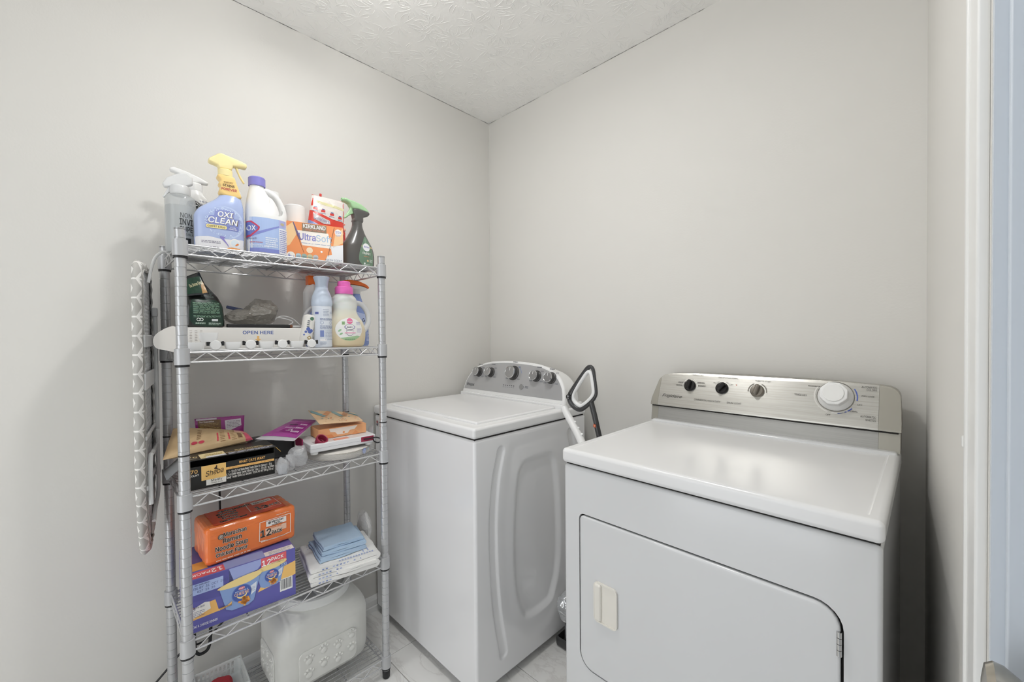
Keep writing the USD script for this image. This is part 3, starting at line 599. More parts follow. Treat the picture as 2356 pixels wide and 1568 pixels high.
pr.rect(.000, .022, .022, .040, '2A2B2C', 1); pr.bars(.002, .026, .004, .019, 3, '5A5C5E', 1, 4); pr.build(t)
obj('collar', lathe([(0, .170), (.023, .170), (.025, .174), (.025, .190), (.022, .196), (0, .197)], 40), M['milky'], t, 30)
sprayhead(t, M['milky'], [(-.036, .186), (-.040, .196), (-.030, .214), (-.004, .232), (.018, .236), (.030, .226), (.030, .206), (.012, .196), (-.012, .196), (-.024, .188)], .022)
sprayhead(t, M['milky'], [(-.022, .200), (-.028, .186), (-.040, .158), (-.036, .156), (-.022, .178), (-.014, .196)], .010, .002, name='trigger')

# white spray bottle with round black emblem
t = shelf_thing('spray_bottle', 'white spray bottle with round black emblem, between the clear and the blue bottles', 'spray bottle', .135, -1.386, Z1, -8)
M['white_b'] = plastic('white_bottle_plastic', 'F1F1F0', .28)
lo = Loft([(0, .036, .030, 2.4), (.010, .040, .034, 2.4), (.162, .040, .034, 2.4), (.182, .035, .029, 2.2), (.198, .024, .022, 2), (.208, .019, .019, 2), (.214, .018, .018, 2)])
obj('bottle', lo.mesh(), M['white_b'], t, 40)
pr = Print(lo.front, .010); pr.disc(-.004, .158, .0175, '3A3B3D', 1); pr.ring(-.004, .158, .0158, .0042, 'F0F0EE', 2)
for q in range(20):
    an = q * 2 * math.pi / 20; pr.rect(-.004 + .0137 * math.cos(an) - .0012, -.004 + .0137 * math.cos(an) + .0012, .158 + .0137 * math.sin(an) - .0015, .158 + .0137 * math.sin(an) + .0015, '3A3B3D', 3)
for q in range(5):
    an = q * 2 * math.pi / 5 + .3; pr.line([(-.004, .158), (-.004 + .009 * math.cos(an), .158 + .009 * math.sin(an))], .0022, 'F0F0EE', 2)
pr.text('Grass, Dirt,', .022, .174, .0055, '3D4C86', 1, w=.022); pr.text('Oil, Grease', .024, .162, .0055, '3D4C86', 1, True, w=.024); pr.text('& Mud', .026, .150, .0055, '3D4C86', 1, w=.014); pr.rect(-.004, .02, .08, .12, '9FC94A', 1); pr.build(t)
obj('collar', lathe([(0, .212), (.0185, .212), (.0195, .216), (.0195, .232), (.017, .236), (0, .236)], 40), M['white_plastic'], t, 30)
sprayhead(t, M['white_plastic'], [(-.062, .262), (-.060, .272), (-.050, .275), (-.020, .268), (.012, .256), (.040, .242), (.046, .236), (.030, .237), (.012, .238), (-.016, .234), (-.030, .240), (-.040, .256)], .024, .005)
sprayhead(t, M['white_plastic'], [(-.038, .250), (-.046, .236), (-.058, .214), (-.054, .212), (-.038, .230), (-.030, .246)], .011, .002, name='trigger')

# carpet stain remover with the yellow trigger
t = shelf_thing('spray_bottle', 'periwinkle blue carpet stain remover bottle with pale yellow trigger', 'spray bottle', .283, -1.351, Z1, -4)
M['oxi_blue'] = plastic('periwinkle_plastic', 'B1C0E7', .22, coat=.3); M['oxi_yellow'] = plastic('yellow_plastic', 'FBEBAE', .3); M['oxi_orange'] = plastic('amber_shroud', 'F9D68C', .35)
lo = Loft([(0, .056, .026, 2.6), (.008, .060, .030, 2.6, -.001), (.06, .0610, .031, 2.6, 0), (.100, .0615, .031, 2.5, 0), (.122, .0565, .030, 2.35, .004), (.144, .044, .027, 2.2, .016), (.160, .033, .023, 2.2, .024), (.172, .027, .019, 2.1, .027)])
obj('bottle', lo.mesh(50), M['oxi_blue'], t, 40)
pr = Print(lo.front, .010)
pr.poly(Polygon([(-.060, .040), (-.03, .043), (.0, .038), (.03, .041), (.061, .044), (.0605, .006), (-.058, .006)]), 'EEEDF0', 0)
for k in range(90):                                                             # swirl of small bubbles on the label
    rr = random.Random(k); an = rr.random() * 6.3; pr.disc(.010 + .044 * math.cos(an) * (.9 + .2 * rr.random()), .088 + .040 * math.sin(an) * (.9 + .2 * rr.random()), .0008 + .0011 * rr.random(), 'CFDDF5', 0)
pr.poly(Point(.012, .088).buffer(.047).difference(Point(.008, .088).buffer(.045)), 'C3D2F1', 0)
ol = lambda s_, x, y, h, w: (pr.text(s_, x + .0007, y - .0008, h * 1.05, '6C5F52', 1, True, w=w * 1.04, shear=.15), pr.text(s_, x, y, h, 'FBFBFA', 2, True, w=w, shear=.15))
pr.poly(Polygon([(-.012, .121), (.032, .122), (.030, .100), (.046, .100), (.043, .079), (-.034, .080), (-.032, .101), (-.014, .103)]).buffer(.002), '8C96CE', 0)
ol('OXI', .010, .103, .015, .037); ol('CLEAN', .004, .083, .016, .070)
pr.rect(-.036, .044, .066, .0785, '7C86C6', 1, .004); pr.rect(-.035, .014, .0672, .0775, 'F7E9A4', 2, .004); pr.text('CARPET & RUG', -.011, .0700, .005, '77684A', 3, True, w=.042)
pr.text('STAIN', .029, .0735, .0032, 'F4F4F8', 3, True); pr.text('REMOVER', .029, .0685, .0032, 'F4F4F8', 3, True)
pr.bars(-.046, -.002, .024, .032, 2, '9794A2', 1, 3); pr.bars(-.046, -.006, .012, .016, 1, '9794A2', 1, 4)
pr.disc(.034, .030, .0135, 'F9F8F4', 1); pr.disc(.034, .030, .0105, 'E5F0F6', 2); pr.poly([(.036, .022), (.044, .028), (.040, .031), (.034, .025)], 'EF8A45', 3); pr.poly([(.010, .012), (.024, .017), (.046, .016), (.052, .010), (.030, .008)], 'F2A765', 2)
pr.poly([(-.004, .047), (.010, .045), (.006, .040), (.016, .024), (.020, .014), (.012, .026), (-.001, .040)], '8E86CC', 2); pr.build(t)
obj('neck_shroud', upright(prism(Polygon(spline([(-.009, .230), (-.004, .222), (.002, .214), (-.003, .205), (.0025, .197), (-.001, .186), (.002, .174), (.030, .168), (.054, .170), (.050, .190), (.042, .215), (.036, .230), (.015, .233)], 90, True)), .036, .006)), M['oxi_orange'], t, 40)
pr = Print(face(-.0184)); pr.text('REMOVES', .021, .207, .0052, '8A6A40', 0, w=.022); pr.text('STAINS', .022, .197, .0072, '54402E', 0, True, w=.029); pr.text('FOREVER', .023, .186, .0072, 'B8424E', 0, True, w=.038); pr.build(t)
obj('collar', T(cyl(.0185, .230, .250, 32), (.016, 0, 0)), M['oxi_yellow'], t, 30)
sprayhead(t, M['oxi_yellow'], [(-.026, .266), (-.024, .274), (.000, .294), (.008, .296), (.060, .284), (.070, .280), (.071, .266), (.056, .266), (.036, .264), (.032, .250), (.0, .250), (-.004, .258), (-.022, .262)], .026, .005)
sprayhead(t, M['oxi_yellow'], [(.048, .268), (.050, .252), (.060, .232), (.066, .222), (.062, .220), (.052, .236), (.040, .266)], .010, .002, name='trigger')

# clear-trigger bottle hiding behind the blue one
t = shelf_thing('spray_bottle', 'spray bottle with clear trigger, mostly hidden behind the blue stain remover', 'spray bottle', .128, -1.291, Z1)
obj('bottle', Loft([(0, .032, .028, 2.4), (.16, .034, .03, 2.4), (.19, .016, .016, 2), (.205, .014, .014, 2)]).mesh(), M['milky'], t, 40)
sprayhead(t, M['milky'], [(-.030, .212), (-.034, .226), (-.012, .240), (.030, .240), (.034, .222), (.014, .212), (.010, .200), (-.010, .200)], .020); sprayhead(t, M['milky'], [(.018, .216), (.022, .200), (.040, .176), (.036, .172), (.014, .196), (.010, .212)], .009, .002, name='trigger')

# bleach jug with violet-blue cap, and the white jug behind it
t = shelf_thing('bleach_jug', 'white bleach jug with violet-blue cap and moulded handle', 'jug', .285, -1.2285, Z1, -3)
lo = Loft([(0, .050, .042, 2.8), (.008, .054, .046, 2.8), (.06, .0555, .047, 2.7), (.120, .0560, .047, 2.6), (.142, .0545, .044, 2.5, -.001), (.165, .046, .037, 2.3, -.008), (.190, .031, .030, 2.1, -.019), (.215, .021, .021, 2, -.0235), (.226, .019, .019, 2, -.0235)])
cut = manifold3d.Manifold.sphere(1, 32).scale((.0215, .08, .036)).rotate((0, -12, 0)).translate((.0215, 0, .160))
hd = tube(spline([(-.020, 0, .212), (.006, 0, .211), (.028, 0, .198), (.044, 0, .170), (.0495, 0, .140), (.044, 0, .112)], 36), .0105, 14)
bodym = mf(lo.mesh(50)) - cut
obj('jug', tm(bodym), M['white_b'], t, 40); obj('handle', hd, M['white_b'], t, 40)
pr = Print(lo.front, .010); pr.rect(-.056, .056, .012, .118, 'AFC4EC', 0); pr.rect(-.056, .056, .012, .024, '8790D2', 1)
pr.poly([(-.056, .052), (-.05, .056), (.026, .094), (.026, .099), (-.05, .066), (-.056, .064)], '8790D2', 1); pr.poly([(.026, .118), (.056, .118), (.056, .1), (.026, .094)], 'B4B6E4', 1)
pr.poly([(-.056, .106), (-.046, .106), (-.026, .088), (-.028, .080), (-.048, .058), (-.056, .056)], 'D2405C', 2); pr.poly([(-.056, .102), (-.048, .102), (-.0305, .087), (-.032, .081), (-.049, .063), (-.056, .062)], '6F7BC0', 3); pr.text('OX', -.046, .077, .014, 'FFFFFF', 4, True, w=.0185)
pr.text('Bleach', -.044, .050, .006, '6E6C8E', 2, w=.02); pr.bars(-.05, -.02, .040, .045, 1, 'C0707E', 2, 1); pr.bars(-.05, .0, .028, .036, 2, 'DCE3F5', 2, 2)
pr.rect(.026, .056, .013, .092, 'F0F1F6', 2); pr.bars(.028, .050, .018, .090, 12, '9BA0CE', 3, 5); pr.bars(-.012, .022, .03, .062, 5, 'E6ECF8', 2, 6); pr.disc(.036, .106, .006, 'C9BE9A', 3, .004)
pr.build(t)
obj('cap', T(lathe([(0, .222), (.0235, .222), (.0235, .246), (.0215, .249), (0, .249)], 40), (-.0235, 0, 0)), plastic('violet_cap', '8A86CF', .35), t, 30)
t = shelf_thing('white_jug', 'plain white jug with pale blue label, behind the bleach jug', 'jug', .110, -1.165, Z1)
lo = Loft([(0, .05, .04, 2.6), (.15, .055, .043, 2.6), (.20, .044, .034, 2.3), (.245, .030, .026, 2.1), (.268, .026, .024, 2)])
obj('jug', lo.mesh(), M['white_b'], t, 40); pr = Print(lo.front, .012); pr.rect(-.05, .05, .03, .15, 'B9CBEA', 0); pr.bars(-.03, .03, .1, .13, 3, '54608F', 1); pr.build(t)

# dryer-sheet box, can, pouch, red carton, fabric refresher
M['can_white'] = plastic('white_cap', 'EFEFEE', .4)
t = shelf_thing('spray_can', 'can with wide white cap standing behind the orange dryer sheet box', 'can', .1925, -1.112, Z1)
obj('can', cyl(.030, 0, .150, 36), mat('can_metal', 'C9CCD6', .3, .5), t, 30); obj('cap', lathe([(0, .148), (.0325, .148), (.0335, .152), (.0325, .208), (.029, .212), (0, .212)], 40), M['can_white'], t, 30)
t = shelf_thing('dryer_sheet_box', 'orange cardboard box of dryer sheets on the top shelf', 'box', .264, -1.0785, Z1, -11)
bx, bh, by = .186, .136, .055
obj('carton', rbox(-bx / 2, bx / 2, -by / 2, by / 2, 0, bh, .0015), mat('orange_card', 'F3A86C', .5), t)
pr = Print(face(-by / 2)); X = lambda q: -bx / 2 + bx * q; Yv = lambda q: bh * q
pr.rect(X(0), X(1), 0, bh, 'F49B62', 0); pr.poly([(X(0), Yv(.35)), (X(.1), Yv(.42)), (X(.22), Yv(.72)), (X(.15), Yv(.98)), (X(0), Yv(.8))], 'F9D3A0', 1); pr.poly([(X(.82), Yv(.45)), (X(1), Yv(.6)), (X(1), Yv(.97)), (X(.86), Yv(.8))], 'F8CE9C', 1)
pr.poly([(X(.22), Yv(.80)), (X(.74), Yv(.80)), (X(.80), Yv(.42)), (X(.30), Yv(.44))], 'FAF3EA', 1); pr.poly([(X(.78), Yv(.48)), (X(1), Yv(.55)), (X(1), Yv(.0)), (X(.66), 0), (X(.72), Yv(.24)), (X(.80), Yv(.27))], 'F1F2F5', 1)
pr.rect(X(.30), X(.71), Yv(.795), Yv(.985), '8E7C66', 2); pr.text('KIRKLAND', X(.505), Yv(.875), .0125, 'FFFFFF', 3, True, w=.070); pr.text('Signature', X(.505), Yv(.818), .006, 'D98A7A', 3, w=.06, shear=.3)
pr.text('Ultra', X(.385), Yv(.575), .0215, '8C8CCB', 2, True, w=.052); pr.text('Soft', X(.665), Yv(.575), .0215, 'A9C6E2', 2, False, w=.050); pr.bars(X(.28), X(.78), Yv(.49), Yv(.515), 1, 'A9B0C8', 2, 2)
pr.poly([(X(.15), Yv(.985)), (X(.165), Yv(.985)), (X(.29), Yv(.56)), (X(.25), Yv(.58)), (X(.215), Yv(.68))], '7C6C92', 3)
pr.line([(X(.845), Yv(.97)), (X(.785), Yv(.58)), (X(.73), Yv(.22))], .0012, '4A3A34', 3); pr.line([(X(.15), Yv(.99)), (X(.29), Yv(.40)), (X(.325), Yv(.26))], .0008, '6B4A38', 3)
pr.disc(X(.915), Yv(.855), .0115, 'FBF4EC', 2); pr.text('250', X(.915), Yv(.835), .0075, '8E92C6', 3, True); pr.bars(X(.875), X(.955), Yv(.76), Yv(.81), 2, 'B9BCD8', 3, 3)
pr.disc(X(.115), Yv(.165), .0125, 'FBF7F2', 2); pr.text('4', X(.085), Yv(.135), .010, '7F88BE', 3, True); pr.text('in 1', X(.135), Yv(.135), .006, '7F88BE', 3)
for k, c in enumerate(('B9D2DE', '9FB7AE', 'CFCBA4', 'C7C7C9')): pr.disc(X(.235 + .095 * k), Yv(.17), .0085, c, 2); pr.bars(X(.205 + .095 * k), X(.265 + .095 * k), Yv(.14), Yv(.18), 2, '7E8C92', 3, k)
pr.disc(X(.42), Yv(.33), .010, 'FCE3C4', 2); pr.disc(X(.62), Yv(.32), .0035, 'FFFFFF', 2); pr.text('FRESH SCENT', X(.83), Yv(.10), .0075, '8C95A2', 2, w=.055); pr.rect(X(0), X(1), 0, Yv(.06), 'EF8A50', 1); pr.build(t)
t = shelf_thing('detergent_pouch', 'red plastic detergent pod pouch with clear white zip top leaning behind the orange box', 'pouch', .146, -.977, Z1, 0, ry=0)
base = np.array([0, 0, .0]); cor = [(-.100, .000, .002), (.056, -.006, .002), (.068, .016, .286), (-.052, .020, .290)]
m_, mp, W_, H_ = pillow(cor, .036, seed=4, crease=.12, bulge=1.3); mp_ = mp
obj('pouch', m_, mat('red_film', 'E4473B', .25, coat=.4), t, True)
pr = Print(lambda uv, off: mp_(uv + (0, .024), off), .012, .0004); pr.poly([(0, .215), (W_, .200), (W_, .266), (0, .266)], 'EDE6E0', 0); pr.poly([(.0, .205), (.04, .196), (.10, .180), (W_, .178), (W_, .205), (.0, .225)], 'E9E2DE', 0)
pr.poly([(.02, .238), (.05, .232), (.10, .228), (W_ - .005, .226), (W_ - .005, .236), (.06, .243), (.02, .246)], 'E8E3B4', 1)
for x, y in ((.020, .212), (.054, .206), (.094, .199), (.132, .192)): pr.rect(x - .009, x + .009, y - .004, y + .005, 'D9413F', 1); pr.rect(x - .006, x + .006, y + .006, y + .009, '4A5E9E', 1); pr.bars(x - .012, x + .012, y - .010, y - .006, 1, '4F5F96', 1, int(x * 999))
pr.poly([(.012, .196), (.03, .188), (.085, .172), (.088, .158), (.06, .156), (.018, .170)], 'D4CED2', 1); pr.text('UltraClean', .050, .166, .010, '5C6CA6', 2, w=.062, rot=-9)
pr.poly([(0, .165), (.02, .158), (.05, .146), (.09, .140), (.09, .128), (.0, .14)], '8FA2DA', 1); pr.poly([(.03, .150), (.10, .142), (W_, .128), (W_, .136), (.1, .152)], 'F08A5A', 2); pr.build(t, 'printed_label', 'print_gloss')
obj('zip_tab', rbox(-.026, -.018, .012, .018, .287, .298, .002), mat('red_tab', 'D9453C', .4), t)
t = shelf_thing('red_carton', 'red tub with folded pale lid between the pouch and the black spray bottle', 'carton', .094, -.916, Z1, 0)
obj('tub', rbox(-.040, .022, -.018, .018, 0, .176, .006), mat('red_plastic', 'C93A34', .35), t); obj('lid', T(rbox(-.038, .024, -.019, .019, .176, .188, .004), ry=0), mat('pink_lid', 'EDB8A6', .4), t); obj('lid_flap', T(rbox(-.020, .018, -.017, .017, -.003, .003, .002), (.004, 0, .197), ry=-22), mat('coral_lid', 'F0907A', .4), t)
t = shelf_thing('fabric_spray', 'black fabric refresher spray bottle with pale green trigger', 'spray bottle', .264, -.9185, Z1, 4)
M['charcoal'] = mat('charcoal_plastic', '565452', .25, coat=.4)
lo = Loft([(0, .058, .030, 2.5), (.010, .063, .034, 2.4), (.055, .065, .035, 2.3), (.085, .058, .033, 2.2), (.115, .041, .027, 2.1), (.145, .025, .021, 2), (.165, .0185, .0185, 2), (.178, .018, .018, 2)])
obj('bottle', lo.mesh(50), M['charcoal'], t, 40)
pr = Print(lo.front, .008); tear = Polygon(spline([(.018, .124), (.036, .098), (.0475, .060), (.047, .024), (.040, .010), (.010, .012), (-.012, .030), (-.010, .065), (.004, .100)], 60, True)); pr.poly(tear, '6F8A74', 0)
for k in range(7): pr.poly(Polygon([(.018, .03), (-.01 + .012 * k, .118 - .004 * abs(k - 3)), (-.005 + .012 * k, .116)]).intersection(tear), ('87A08A', '5E7A66')[k % 2], 1)
pr.rect(-.002, .046, .082, .088, 'C9B27E', 1); pr.disc(.018, .083, .0150, 'F0F0F2', 2); pr.text('febreze', .018, .081, .0068, '8A8CC0', 3, True, w=.025, shear=.2); pr.text('FABRIC', .018, .056, .0075, 'E9ECE6', 2, True, w=.034); pr.bars(.006, .028, .047, .051, 1, 'C98A6A', 2, 1)
pr.poly(Point(.022, .033).buffer(.004), 'E4C79A', 2); pr.bars(.030, .044, .028, .040, 4, 'D9E2D8', 2, 2); pr.rect(.006, .012, .018, .025, 'F2F4F2', 2); pr.bars(.015, .030, .018, .022, 1, 'DDE4DC', 2, 3); pr.build(t)
obj('neck_shroud', upright(prism(Polygon(spline([(-.016, .176), (.016, .176), (.020, .196), (.038, .205), (.046, .218), (.030, .224), (-.018, .224), (-.018, .205), (-.015, .19)], 60, True)), .032, .006)), M['charcoal'], t, 40)
M['sage'] = plastic('sage_plastic', 'A9D0A2', .3)
sprayhead(t, M['sage'], [(-.055, .243), (-.057, .252), (-.050, .257), (-.036, .253), (-.016, .252), (.012, .246), (.034, .234), (.048, .220), (.046, .214), (.024, .220), (-.002, .224), (-.018, .222), (-.026, .226), (-.034, .238), (-.044, .242)], .030, .006)
sprayhead(t, M['sage'], [(-.026, .232), (-.032, .216), (-.052, .186), (-.048, .182), (-.030, .198), (-.012, .208), (-.008, .222)], .012, .003, name='trigger'); obj('nozzle', T(lathe([(0, 0), (.006, 0), (.006, .006), (.003, .007), (.003, .004), (0, .004)], 20), (-.054, 0, .250), ry=-80), M['sage'], t)

# ------------------------------------------------------------------ second shelf
M['card_white'] = mat('white_card', 'E9E6E1', .6); M['card_inner'] = mat('grey_card', 'BDB4A8', .8)
t = shelf_thing('open_here_box', 'long flat white cardboard box reading OPEN HERE on the second shelf', 'box', .215, -1.293, Z2, 0)
obj('carton', rbox(-.165, .165, -.083, .08, .0, .066, .0015), M['card_white'], t)
pr = Print(face(-.083)); pr.text('OPEN HERE', .035, .0465, .0095, '5A6EA8', 0, True, w=.084); pr.poly([(.031, .041), (.037, .041), (.037, .031), (.0425, .031), (.034, .023), (.0255, .031), (.031, .031)], 'F2C27A', 0)
for k in range(4): pr.bars(-.148 + .012 * k, -.142 + .012 * k, .022 - .002 * k, .060, 9, '8C8078', 0, k, .25)
pr.build(t)
fp = Polygon(spline([(.0, .0), (.0, .062), (-.02, .062), (-.044, .044), (-.050, .026), (-.044, .008), (-.02, 0)], 50, True))
obj('end_flap', T(upright(prism(fp, .002, .0)), (-.166, -.080, .002), rz=14), M['card_white'], t)
for k, x in enumerate((-.118, .036)): obj('tuck_tab', rbox(x - .030, x + .030, -.0865, -.083, .006, .017, .001), M['card_white'], t)
t = shelf_thing('rail_of_white_clips', 'row of white plastic cups and black hinges along the front of the second shelf', 'clip rail', .338, -1.282, Z2, 0)
obj('rail', rbox(-.162, .162, -.012, .020, 0, .004, .001), M['white_plastic'], t)
for k in range(4):
    x = -.139 + .0865 * k
    obj('cup', T(Loft([(0, .016, .013, 4), (.006, .0185, .014, 4), (.018, .0215, .015, 4), (.0205, .0215, .015, 4)]).mesh(8, 32), (x, 0, .003)), M['white_plastic'], t, 40)
    if k < 4:
        obj('round_pad', T(lathe([(0, 0), (.0120, 0), (.0140, .002), (.0140, .008), (.012, .010), (0, .010)], 28), (x + .0432, -.004, .0148), rx=90), M['white_plastic'], t, 30)
        for sg in (-1, 1):
            hp_ = [(0, 0), (.0145, 0), (.0145, .004), (.006, .0115), (.002, .013), (0, .012)]
            obj('hinge', T(upright(prism([(-sg * px_, pz_) for px_, pz_ in (hp_ if sg < 0 else hp_[::-1])], .006, .0006)), (x + .0432 + sg * .0205, -.008, .0135)), M['black_ring'], t)
obj('cup', T(Loft([(0, .017, .013, 4), (.008, .020, .014, 4), (.024, .022, .015, 4), (.026, .022, .015, 4)]).mesh(8, 32), (-.110, 0, .0245)), M['white_plastic'], t, 40)
t = shelf_thing('litter_bag', 'black and dark green pet treat bag with folded top on the white box', 'bag', .232, -1.388, Z2 + .0662, 8)
M['film_black'] = mat('black_film', '151816', .28, coat=.6)
lo = Loft([(0, .046, .030, 4), (.006, .051, .036, 4), (.06, .049, .033, 3.5), (.088, .043, .024, 3, -.003), (.118, .031, .014, 2.6, -.012, .004), (.150, .021, .006, 2.4, -.024, .010)])
obj('pouch', lo.mesh(40, 56), M['film_black'], t, 50)
pr = Print(lo.front, .008); pr.poly(Polygon(spline([(-.034, .010), (-.036, .072), (-.02, .084), (.024, .082), (.042, .064), (.044, .008)], 40, True)), '1D372B', 0)
pr.bars(-.032, .034, .042, .076, 12, '8FB59A', 1, 3, .4); pr.bars(-.032, .036, .030, .037, 3, '8FB59A', 1, 4, .4)
for sg in (-1, 1): pr.ring(-.017 + sg * .0038, .0235, .0046, .0016, 'E9EEEA', 1)
pr.rect(.012, .028, .019, .026, 'DADFDF', 1); pr.bars(-.028, -.004, .010, .016, 2, 'B9CFC0', 1, 5); pr.bars(.004, .036, .008, .016, 3, 'B9CFC0', 1, 6)
pr.bars(-.010, .022, .090, .116, 8, '7A8D83', 1, 7, .25); pr.build(t, 'printed_label', 'print_gloss')
m_, mp, W_, H_ = pillow([(-.048, -.030, .090), (.006, -.040, .098), (-.010, -.012, .165), (-.052, -.004, .142)], .010, 20, 16, seed=3, crease=.2)
obj('folded_top', m_, M['film_black'], t, True)
pr = Print(mp, .008); pr.poly([(.002, .004), (W_ - .004, .004), (W_ - .004, H_ * .8), (.004, H_ * .85)], '20402F', 0); pr.text('Do Some Good', W_ * .60, H_ * .42, .0085, 'D9D3A8', 1, True, w=.036, rot=8); pr.rect(.002, .012, H_ * .66, H_ * .78, '8CC08C', 1); pr.poly([(W_ - .016, .002), (W_ - .003, .004), (W_ - .003, H_ * .55), (W_ - .012, H_ * .4)], 'C69A64', 1); pr.build(t, 'printed_label', 'print_gloss')
t = shelf_thing('plastic_bag', 'crumpled translucent grey carrier bag lying on the white box', 'bag', .190, -1.236, Z2 + .0662 + .013, 0)
M['bag_grey'] = mat('grey_film', '9A958C', .25, alpha=.72, coat=.3)
obj('bag', T(cat([T(crumple(.062, .052, .054, 2, .42, 4, 2.7), (.012, 0, 0)), T(crumple(.056, .044, .030, 7, .4, 4, 2.8), (-.048, -.012, 0))]), (0, 0, 0)), M['bag_grey'], t, 18)
obj('print_strip', T(rbox(-.03, .02, -.003, .003, -.005, .005, .002), (-.050, .02, .050), ry=12), mat('navy_film', '4A5580', .4), t)
t = shelf_thing('paint_brush', 'long flat black tool with wooden ferrule lying under the grey bag', 'brush', .252, -1.226, Z2 + .0662, 0)
obj('blade', rbox(-.105, .072, -.010, .012, 0, .012, .003), M['black_ring'], t); obj('ferrule', rbox(.070, .080, -.009, .010, .001, .011, .003), mat('brown_wood', '7A4B2E', .5), t); obj('tip', rbox(.079, .108, -.005, .006, .002, .009, .003), M['milky'], t)
t = shelf_thing('white_cable', 'white charging cable looping out of the grey bag', 'cable', .16, -1.125, Z2 + .0662, 0)
obj('cord', tube(spline([(-.06, .0, .010), (-.045, 0, .034), (-.02, .004, .044), (.01, 0, .036), (.035, -.006, .012), (.045, -.01, .003)], 40), .0022, 8), M['white_plastic'], t)
obj('cord', tube(spline([(-.062, -.012, .004), (-.03, -.012, .006), (.000, -.012, .016), (.006, -.010, .026), (-.02, -.004, .036), (-.05, 0, .040)], 40), .0022, 8), M['white_plastic'], t)
t = shelf_thing('spray_tube', 'white and grey can with blue splash marks leaning beside the pale blue aerosol', 'can', .298, -1.120, Z2 + .012, 0, ry=10)
obj('can', lathe([(0, 0), (.019, 0), (.0215, .004), (.0215, .088), (.019, .096), (.012, .100), (0, .101)], 40), mat('tube_white', 'E6E3DD', .35), t, 30)
pr = Print(round_front(.0215), .006); pr.disc(.0, .086, .006, '4F7A60', 0)
for k, (x, y, q) in enumerate(((-.006, .050, .006), (.004, .046, .005), (-.012, .040, .004), (.000, .042, .006), (-.016, .030, .003))): pr.disc(x, y, q, '5C6FB4', 1)
pr.poly([(-.006, .022), (.002, .030), (.008, .022), (.002, .014)], 'B59A5C', 1); pr.disc(.001, .022, .003, 'F2EEE0', 2); pr.bars(-.012, -.004, .056, .082, 4, '5E6670', 0, 9); pr.bars(.010, .022, .012, .080, 16, 'A8A39A', 0, 4); pr.build(t)
t = shelf_thing('aerosol_can', 'slim pale blue air freshener aerosol at the front of the second shelf', 'aerosol', .302, -1.066, Z2, 0)
M['pale_blue'] = plastic('pale_blue_plastic', 'CBD6E6', .3)
obj('can', lathe([(0, 0), (.029, 0), (.0315, .003), (.0315, .140), (.0305, .144), (0, .145)], 44), mat('aerosol_body', 'E4E9F1', .28), t, 30)
obj('shoulder', lathe([(0, .140), (.0320, .140), (.0335, .146), (.0335, .156), (.031, .172), (.026, .186), (.0205, .198), (.0205, .204), (0, .205)], 44), M['pale_blue'], t, 40)
obj('spout', lathe([(0, .200), (.0200, .200), (.0195, .210), (.0215, .224), (.0255, .236), (.0260, .240), (.023, .242), (.018, .236), (0, .234)], 44), mat('blue_grey_plastic', 'B9C4D4', .3), t, 40)
pr = Print(round_front(.0315), .006); pr.rect(-.045, -.012, 0.002, .135, 'D9DFEA', 0); pr.rect(-.034, -.022, .112, .120, '5A64A2', 1); pr.bars(-.008, .012, .106, .132, 5, '9AA3BC', 1, 1, .3); pr.ring(.021, .118, .0035, .001, '9AA3BC', 1); pr.ring(.026, .118, .0035, .001, '9AA3BC', 1)
pr.bars(-.018, .034, .092, .100, 2, '8D97B4', 1, 2); pr.ring(-.012, .084, .0055, .001, '8D97B4', 1); pr.ring(.020, .084, .0055, .001, '8D97B4', 1); pr.bars(-.018, .034, .062, .076, 3, '9AA3BC', 1, 3)
pr.rect(-.018, -.006, .036, .058, '7F8FC4', 1); pr.bars(-.002, .034, .026, .060, 7, 'A6AEC4', 1, 4, .35); pr.rect(-.018, .002, .022, .030, 'F6F6F8', 1); pr.bars(-.018, .002, .010, .020, 3, 'A7AEC2', 1, 6, .4); pr.build(t)
t = shelf_thing('detergent_jug', 'translucent baby laundry detergent jug with bright pink cap', 'jug', .292, -.974, Z2, 0)
n_ = {'g': ('texture_coordinate', {}), 's': ('separate_xyz', {}), 'r': ('rgb_ramp', {'ramp': [(0, C('EFD9B4')), (.055, C('EFDCBA')), (.125, C('E9E4D6')), (.14, C('EAE9E4')), (1, C('ECEBE7'))]}), 'p': ('principled_bsdf', {'roughness': .25, 'subsurface_weight': .15, 'subsurface_scale': .02})}
M['jug_clear'] = usdkit.material(stage, numbered('/World/Looks', 'filled_jug'), n_, [('g.object', 's.vector'), ('s.z', 'r.fac'), ('r.color', 'p.base_color')], surface='p.BSDF')
lo = Loft([(0, .052, .026, 2.5), (.008, .060, .033, 2.4), (.05, .0655, .036, 2.3), (.085, .060, .035, 2.3, -.003), (.118, .045, .031, 2.2, -.009), (.130, .0425, .030, 2.2, -.010), (.150, .0465, .031, 2.2, -.010), (.172, .042, .029, 2.2, -.010), (.186, .030, .026, 2, -.010), (.190, .027, .025, 2, -.010)])
obj('jug', lo.mesh(56, 48), M['jug_clear'], t, 50)
obj('handle', tube(spline([(.032, 0, .160), (.058, 0, .152), (.078, 0, .122), (.080, 0, .088), (.066, 0, .062), (.050, 0, .052)], 40), .0095, 12), M['milky'], t, 40)
M['pink'] = plastic('pink_plastic', 'F273C4', .3)
obj('cap', T(cat([lathe([(0, .188), (.0305, .188), (.0305, .208), (.028, .214), (0, .214)], 40), lathe([(0, .212), (.0225, .212), (.0215, .230), (.018, .234), (0, .234)], 40)]), (-.010, 0, 0)), M['pink'], t, 30)
pr = Print(lo.front, .008); el = affinity.scale(Point(-.006, .062).buffer(.047, quad_segs=16), 1, .86); pr.poly(el, 'F6F5F2', 0)
